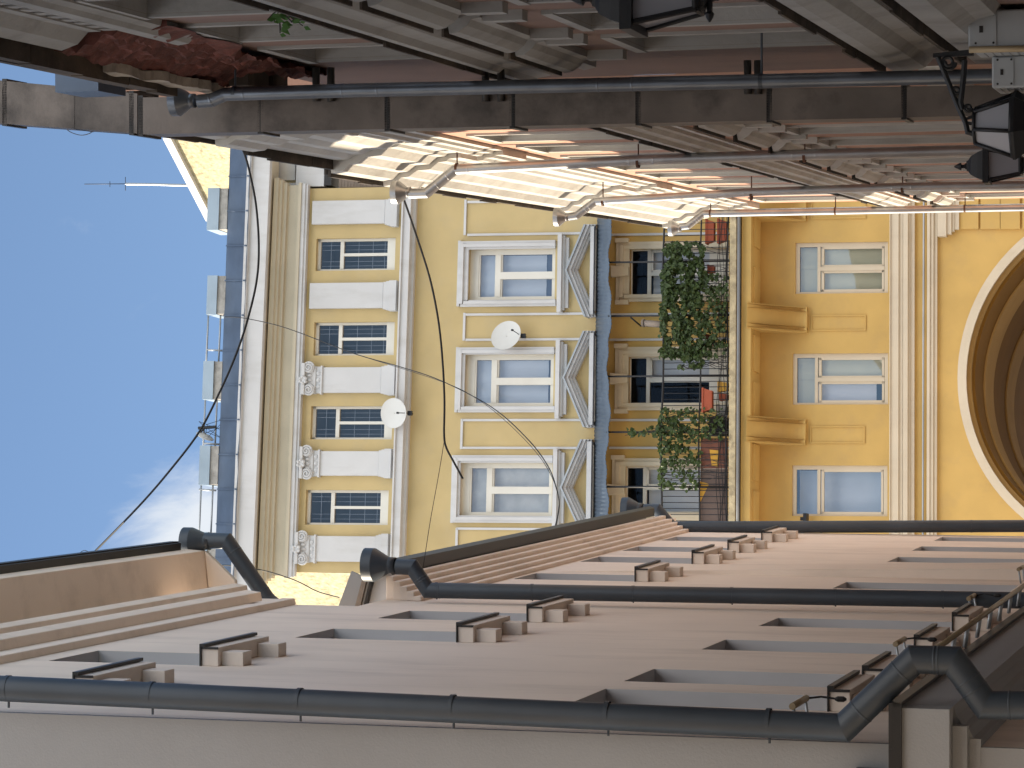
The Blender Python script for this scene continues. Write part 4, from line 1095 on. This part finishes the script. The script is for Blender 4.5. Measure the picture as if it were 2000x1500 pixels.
# ================================================================ lanterns, air conditioners
def lantern(label, o, half, body, dome, group, arm_to=None, nside=4, rot=0):
    """o: centre of the rim"""
    t = thing('wall_lantern', label, 'lantern', o, group)
    def ring(z, r): return [o + V((r * math.sqrt(2) * math.cos(rot + math.pi / 4 + k * 2 * math.pi / nside), r * math.sqrt(2) * math.sin(rot + math.pi / 4 + k * 2 * math.pi / nside), z)) for k in range(nside)]
    m = MB()
    def loft(rs):
        for A, B in zip(rs, rs[1:]):
            for k in range(nside): m.face([A[k], A[(k + 1) % nside], B[(k + 1) % nside], B[k]])
        m.face(rs[0]); m.face(rs[-1])
    h = half
    loft([ring(-.02, h * 1.0), ring(-.02, h * 1.12), ring(.035, h * 1.12), ring(.035, h * .95)])
    loft([ring(.036, h * .92), ring(dome * .35, h * .80), ring(dome * .6, h * .58), ring(dome * .72, h * .34), ring(dome * .78, h * .30)])
    m.lathe(o + V((0, 0, dome * .78)), V((0, 0, 1)), [(0, h * .2), (.015, h * .2), (.02, h * .12), (.05, h * .12), (.055, h * .24), (.075, h * .2), (.12, .005)], 10)
    m.build('roof', M['iron'], t)
    m = MB(); A, B = ring(-.02, h * .9), ring(-body, h * .52)
    for k in range(nside): m.tube([A[k], B[k]], .014, 6); m.tube([B[k], B[(k + 1) % nside]], .016, 6)
    m.lathe(o + V((0, 0, -body)), V((0, 0, -1)), [(0, h * .55), (.03, h * .5), (.05, h * .2), (.09, h * .25), (.12, h * .1), (.16, .01)], 10)
    m.build('cage', M['iron'], t)
    m = MB(); A, B = ring(-.021, h * .87), ring(-body, h * .5)
    for k in range(nside): m.face([A[k], A[(k + 1) % nside], B[(k + 1) % nside], B[k]])
    m.build('pane', M['lampglass'], t)
    m = MB(); e = o + V((0, 0, -body - .1)); wallp = o - WR.n * (WR.n.dot(o - WR.P)) ; wp = V((wallp.x, wallp.y, e.z - .12))
    m.tube([e, e + V((0, 0, -.04)), e.lerp(wp, .4) + V((0, 0, -.05)), wp], .016, 6)
    m.tube([wp + V((0, 0, .25)), wp + V((0, 0, -.15))], .02, 6)
    path = []
    for k in range(20):
        a = k / 19 * 1.6 * math.pi; r_ = .09 * (1 - .5 * k / 19); path.append(e.lerp(wp, .62) + WR.n * r_ * math.cos(a) + V((0, 0, -.16 + r_ * math.sin(a))))
    m.tube(path, .012, 5); m.build('bracket', M['iron'], t)
    return t
GL = 'lanterns on the pink wall'
o = WR.ps(1930, 324, 26.2); lantern('upright black lantern with domed cap in front of the zinc pipes', o, .150, .30, .25, GL)
o = WR.ps(1241, -8, 12.6); lantern('large black lantern cut off by the frame edge above the near windows', o, .155, .30, .25, GL)
sf = MB(); p = WR.ps(1386, -60, 12.6); q = WR.ps(1386, 22, 12.6); sf.tube([p, q], .014, 8)
dv = (q - p).normalized(); sf.lathe(q - dv * .06, V((0, 0, -1)), [(-.012, .01), (0, .012), (.015, .018), (.03, .012)], 8)
sf.lathe(q, dv, [(-.04, .014), (0, .013), (.012, .022), (.03, .016), (.05, .004)], 10)
tag(sf.build('iron_spear', M['iron']), 'black iron bracket rod with spear point beside the cut off lantern', 'bracket')
# hanging lantern, widening downwards, on a scrolled arm
SL = 19.2
c = WR.ps(1905, 246, SL)
hl = thing('hanging_lantern', 'big dark lantern hanging from a scrolled iron arm, wide end down', 'lantern', c, GL)
def hring(z, r, n=6, ph=.25): return [c + V((r * math.cos(ph + k * 2 * math.pi / n), r * math.sin(ph + k * 2 * math.pi / n), z)) for k in range(n)]
z1 = -(WR.ps(1905, 246, SL).z - WR.ps(1980, 246, SL).z); m = MB(); A, B = hring(0, .125), hring(z1, .225)
for k in range(6): m.tube([A[k], B[k]], .014, 6); m.tube([A[k], A[(k + 1) % 6]], .013, 6); m.tube([B[k], B[(k + 1) % 6]], .018, 6)
m.build('cage', M['iron'], hl)
m = MB(); A2, B2 = hring(-.005, .118), hring(z1, .215)
for k in range(6): m.face([A2[k], A2[(k + 1) % 6], B2[(k + 1) % 6], B2[k]])
m.build('pane', M['lampglass'], hl)
m = MB(); rs = [hring(z1, .25), hring(z1 - .02, .25), hring(z1 - .16, .14), hring(z1 - .2, .05)]
for P_, Q_ in zip(rs, rs[1:]):
    for k in range(6): m.face([P_[k], P_[(k + 1) % 6], Q_[(k + 1) % 6], Q_[k]])
m.face(rs[0]); m.face(rs[-1]); m.build('base', M['iron'], hl)
m = MB()
def LP(x, y): return WR.ps(x, y, SL)
m.tube([LP(1832, 112), LP(1846, 145), LP(1868, 200), LP(1886, 240), LP(1890, 258), LP(1903, 262)], .018, 8)
m.tube([LP(1884, 118), LP(1882, 150), LP(1876, 200), LP(1880, 215)], .020, 8)
m.tube([LP(1884, 240), LP(1904, 242)], .012, 6); m.tube([LP(1888, 232), LP(1903, 226)], .010, 6)
def scroll(x, y, r0, turns=1.6):
    pa = []
    for k in range(30):
        t_ = k / 29; a = t_ * turns * 2 * math.pi; r = r0 * (1 - .7 * t_); pa.append(LP(x + r * math.cos(a), y + r * math.sin(a)))
    m.tube(pa, .013, 6)
scroll(1852, 122, 15); scroll(1868, 178, 10); scroll(1891, 211, 8)
m.box8([LP(1822, 112), LP(1822, 104), LP(1900, 96), LP(1900, 108)] + [v + WR.d * .06 for v in (LP(1822, 112), LP(1822, 104), LP(1900, 96), LP(1900, 108))])
m.build('bracket', M['iron'], hl)
def acunit(label, x0, x1, y0, y1, sv, dep, fan):
    t = thing('air_conditioner', label, 'air conditioner', WR.ps(x1, (y0 + y1) / 2, sv), 'air conditioners on the pink wall')
    a, b, c_, d = WR.ps(x0, y0, sv), WR.ps(x0, y1, sv), WR.ps(x1, y1, sv), WR.ps(x1, y0, sv)
    b = V((b.x, b.y, a.z)); d = V((a.x, a.y, c_.z)); c_ = V((b.x, b.y, d.z))
    m = MB(); m.box8([a, b, c_, d] + [p + WR.d * dep for p in (a, b, c_, d)]); m.build('casing', M['acwhite'], t, .012)
    u = (b - a); h = (d - a)
    def q(i, j, e): return a + u * i + h * j - WR.d * e
    m = MB(); m.box8([q(.06, .05, .008), q(.94, .05, .008), q(.94, .30, .008), q(.06, .30, .008), q(.06, .05, 0), q(.94, .05, 0), q(.94, .30, 0), q(.06, .30, 0)]); m.build('service_cover', M['acwhite'], t)
    m = MB(); m.box8([q(.42, .12, .012), q(.60, .12, .012), q(.60, .16, .012), q(.42, .16, .012), q(.42, .12, .0085), q(.60, .12, .0085), q(.60, .16, .0085), q(.42, .16, .0085)])
    for i, j in ((.12, .08), (.88, .08), (.12, .27), (.88, .27)): m.lathe(q(i, j, .008), -WR.d, [(0, .008), (.004, .006)], 8)
    m.build('handle_slot', M['black'], t)
    m = MB(); 
    for i in range(9): m.tube([q(1.0, .1 + .09 * i, -.05), q(1.0, .1 + .09 * i, -dep * .9)], .006, 4)
    m.build('grille', M['acwhite'], t)
    m = MB(); m.box(q(.5, 1.03, -dep / 2), u * 1.2, WR.d * .04, V((0, 0, .03))); m.build('wall_bracket', M['iron'], t)
acunit('grey air conditioner with service cover high on the near pink wall', 1891, 2075, 21, 94, 18.4, .7, 0)
acunit('second grey air conditioner box just outside the first, by the zinc pipe', 1937, 2080, 110, 172, 19.0, .5, 0)
ip = MB(); ip.tube([WR.ps(1893, 97, 18.4), WR.ps(2100, 93, 18.4)], .022, 8); tag(ip.build('insulated_hose', M['gold']), 'pale wrapped hose running down between the two air conditioners', 'hose')
# sprig growing from the wall
c = WR.px(556, 14, .05); random.seed(4)
t = thing('wall_sprig', 'small leafy sprig sprouting from the near pink wall under the string course', 'plant', c)
m = MB(); st = MB()
for k in range(7):
    e = c + WR.n * random.uniform(.06, .16) + V((0, 0, random.uniform(-.09, .1))) + WR.d * random.uniform(-.15, .15); st.tube([c, c.lerp(e, .5) + V((0, 0, .02)), e], .004, 4)
    for j in range(4):
        p = c.lerp(e, .45 + .2 * j); a = V((random.gauss(0, .5), random.gauss(0, .5), -1)).normalized(); b = a.cross(V((0, 1, 0))).normalized(); s_ = random.uniform(.05, .075)
        m.add([p, p + a * s_ * .5 + b * s_ * .28, p + a * s_ * 1.2, p + a * s_ * .5 - b * s_ * .28], [(0, 1, 2), (0, 2, 3)])
m.build('foliage', M['leaf2'], t); st.build('stem', M['soil'], t)

# ================================================================ unseen houses added beside and behind the viewpoint to block sky light
def block(label, x0, x1, y0, y1, h):
    t = thing('blocker_house', label, 'house', ((x0 + x1) / 2, (y0 + y1) / 2, 0))
    m = MB(); m.box(V(((x0 + x1) / 2, (y0 + y1) / 2, h / 2)), V((x1 - x0, 0, 0)), V((0, y1 - y0, 0)), V((0, 0, h))); m.build('wall', M['beige'], t)
    m = MB(); m.box(V(((x0 + x1) / 2, (y0 + y1) / 2, h + .1)), V((x1 - x0 + .8, 0, 0)), V((0, y1 - y0 + .8, 0)), V((0, 0, .2))); m.build('roof', M['gutter'], t)
block('plain unseen house added on the left beside the viewpoint to block sky light', -13, -3.1, -22, 15.2, 15)
block('plain unseen house added across the street behind the viewpoint to block sky light', -16, 14, -36, -22, 18)

# ================================================================ cables
def P3(x, y, Y): r = ray(x, y); return CAM + r * (Y / r.y)
def smooth(pts, n=8):
    out = []
    for i in range(len(pts) - 1):
        p0, p1, p2, p3 = pts[max(i - 1, 0)], pts[i], pts[i + 1], pts[min(i + 2, len(pts) - 1)]
        for k in range(n):
            t = k / n
            out.append(.5 * ((2 * p1) + (p2 - p0) * t + (2 * p0 - 5 * p1 + 4 * p2 - p3) * t * t + (3 * p1 - p0 - 3 * p2 + p3) * t ** 3))
    return out + [pts[-1]]
def cable(label, pts, r, group='cables strung across the alley'):
    path = smooth([P3(*p) for p in pts]); m = MB(); m.tube(path, r, 6); return tag(m.build('cable', M['cable']), label, 'cable', group)
cable('thick black cable sagging across the sky and blue roof from eave to eave', [(474, 292, 28), (480, 308, 28), (488, 338, 28), (500, 400, 28), (505.5, 480, 28), (501, 550, 28), (482, 630, 28), (458, 700, 28), (428, 768, 28), (390, 842, 28), (335, 915, 28), (270, 990, 28.5), (160, 1103, 29)], .012)
cable('thick black cable hanging loose in front of the second floor, its cut end dangling', [(786, 385, 32), (792, 398, 32), (815, 465, 32), (840, 545, 32), (856, 625, 32), (864, 700, 32), (868, 780, 32), (867.5, 850, 32), (872, 875, 32), (885, 900, 32), (904, 935, 32)], .013)
cable('thin dark cable curving from the roof pedestal down to the stepped cornice', [(440, 619, 57), (480, 622, 55), (560, 641, 53), (690, 690, 50), (780, 716, 48), (860, 743, 46), (960, 795, 44), (1030, 857, 42), (1070, 910, 41), (1087, 955, 40), (1092, 990, 40), (1082, 1045, 39)], .009)
cable('second thin cable hanging just below the first over the pedimented windows', [(690, 690.6, 50), (862, 745, 46), (930, 778, 45), (985, 820, 44), (1040, 875, 42), (1072, 920, 41), (1090, 966, 40), (1090, 1000, 40), (1079, 1046, 39)], .005)
cable('hair thin wire from the loose cable down to the dark gutter', [(868, 858, 32), (858, 920, 32), (840, 1020, 31.5), (826, 1112, 31.3)], .004)
cable('tangled thin wires beside the slanting drainpipe at the left corner of the cornice', [(398, 1108, 57), (440, 1104, 57), (492, 1110, 57), (530, 1118, 57), (580, 1135, 56), (620, 1155, 56), (663, 1167, 56)], .012)
cable('thin curled wire sticking up from the near left gutter', [(188, 1100, 29), (180, 1085, 29), (166, 1075, 29), (153, 1082, 29)], .004)
cable('short slack wire looped under the upper duct', [(128, 251, 24), (140, 259, 24), (158, 264, 24), (174, 261, 24), (184, 254, 24)], .004)

# ================================================================ light, sky, camera
SUN_AZ = math.radians(-72); SUN_EL = math.radians(24.5)
S = V((math.sin(SUN_AZ) * math.cos(SUN_EL), math.cos(SUN_AZ) * math.cos(SUN_EL), math.sin(SUN_EL)))
sl = bpy.data.lights.new('sun', 'SUN'); sl.energy = 4.0; sl.angle = math.radians(.5); sl.color = (1, .86, .66)
so = bpy.data.objects.new('sun', sl); COL.objects.link(so); so.rotation_euler = (-S).to_track_quat('-Z', 'Y').to_euler(); so.location = S * 80
wd = bpy.data.worlds.new('World'); SC.world = wd; wd.use_nodes = True
nt = wd.node_tree; N = nt.nodes; L = nt.links
bg = N['Background']; bg.inputs['Strength'].default_value = .075
sk = N.new('ShaderNodeTexSky'); sk.sky_type = 'NISHITA'; sk.sun_disc = False; sk.sun_elevation = SUN_EL; sk.sun_rotation = SUN_AZ; sk.air_density = 1.0; sk.dust_density = .1; sk.altitude = 1200; sk.ozone_density = 1.5
tc = N.new('ShaderNodeTexCoord')
nz = N.new('ShaderNodeTexNoise'); nz.inputs['Scale'].default_value = 15; nz.inputs['Detail'].default_value = 7; nz.inputs['Roughness'].default_value = .62; nz.inputs['Distortion'].default_value = .6
L.new(tc.outputs['Generated'], nz.inputs['Vector'])
cdir = ray(395, 1050).normalized()
dp = N.new('ShaderNodeVectorMath'); dp.operation = 'DISTANCE'; dp.inputs[1].default_value = cdir; L.new(tc.outputs['Generated'], dp.inputs[0])
mr = N.new('ShaderNodeMapRange'); mr.inputs['From Min'].default_value = 0; mr.inputs['From Max'].default_value = .055; mr.inputs['To Min'].default_value = .5; mr.inputs['To Max'].default_value = 0
L.new(dp.outputs['Value'], mr.inputs['Value'])
ad = N.new('ShaderNodeMath'); ad.operation = 'ADD'; L.new(nz.outputs['Fac'], ad.inputs[0]); L.new(mr.outputs['Result'], ad.inputs[1])
cr = N.new('ShaderNodeMapRange'); cr.interpolation_type = 'SMOOTHSTEP'; cr.inputs['From Min'].default_value = .66; cr.inputs['From Max'].default_value = 1.05; cr.inputs['To Max'].default_value = .9
L.new(ad.outputs[0], cr.inputs['Value'])
# added, unseen cloud bank behind the viewpoint, put there to light the shaded facade
sx = N.new('ShaderNodeSeparateXYZ'); L.new(tc.outputs['Generated'], sx.inputs[0])
def mrange(src, a, b, c, d):
    q = N.new('ShaderNodeMapRange'); q.interpolation_type = 'SMOOTHSTEP'
    for nm, v in zip(('From Min', 'From Max', 'To Min', 'To Max'), (a, b, c, d)): q.inputs[nm].default_value = v
    L.new(src, q.inputs['Value']); return q.outputs['Result']
n2 = N.new('ShaderNodeTexNoise'); n2.inputs['Scale'].default_value = 3; n2.inputs['Detail'].default_value = 6; L.new(tc.outputs['Generated'], n2.inputs['Vector'])
def mul(a, b):
    q = N.new('ShaderNodeMath'); q.operation = 'MULTIPLY'; L.new(a, q.inputs[0]); L.new(b, q.inputs[1]); return q.outputs[0]
fill_bank = mul(mul(mrange(sx.outputs['Y'], .05, -.25, 0, 1), mrange(sx.outputs['Z'], .36, .46, 0, 1)), mrange(n2.outputs['Fac'], .33, .5, 0, 1))
mxb = N.new('ShaderNodeMix'); mxb.data_type = 'RGBA'; L.new(fill_bank, mxb.inputs['Factor']); L.new(sk.outputs['Color'], mxb.inputs['A']); mxb.inputs['B'].default_value = (16.5, 16.2, 15.8, 1)
mx = N.new('ShaderNodeMix'); mx.data_type = 'RGBA'; L.new(cr.outputs['Result'], mx.inputs['Factor']); L.new(mxb.outputs['Result'], mx.inputs['A']); mx.inputs['B'].default_value = (4.6, 4.8, 5.0, 1)
L.new(mx.outputs['Result'], bg.inputs['Color'])

cam = bpy.data.cameras.new('camera'); co_ = bpy.data.objects.new('camera', cam); COL.objects.link(co_)
cam.sensor_width = 36; cam.lens = F / 2000 * 36; cam.clip_end = 3000; cam.clip_start = .1
Xc = V((0, sp, -cp)); Yc = V((1, 0, 0)); Zc = -V((0, cp, sp))
co_.matrix_world = Matrix(((Xc.x, Yc.x, Zc.x, CAM.x), (Xc.y, Yc.y, Zc.y, CAM.y), (Xc.z, Yc.z, Zc.z, CAM.z), (0, 0, 0, 1)))
SC.camera = co_
SC.view_settings.view_transform = 'Standard'; SC.view_settings.look = 'None'; SC.view_settings.exposure = 1.35; SC.view_settings.gamma = 1
SC.cycles.max_bounces = 8; SC.cycles.diffuse_bounces = 5; SC.cycles.transparent_max_bounces = 12
SC.cycles.use_denoising = True
SC.cycles.caustics_reflective = True
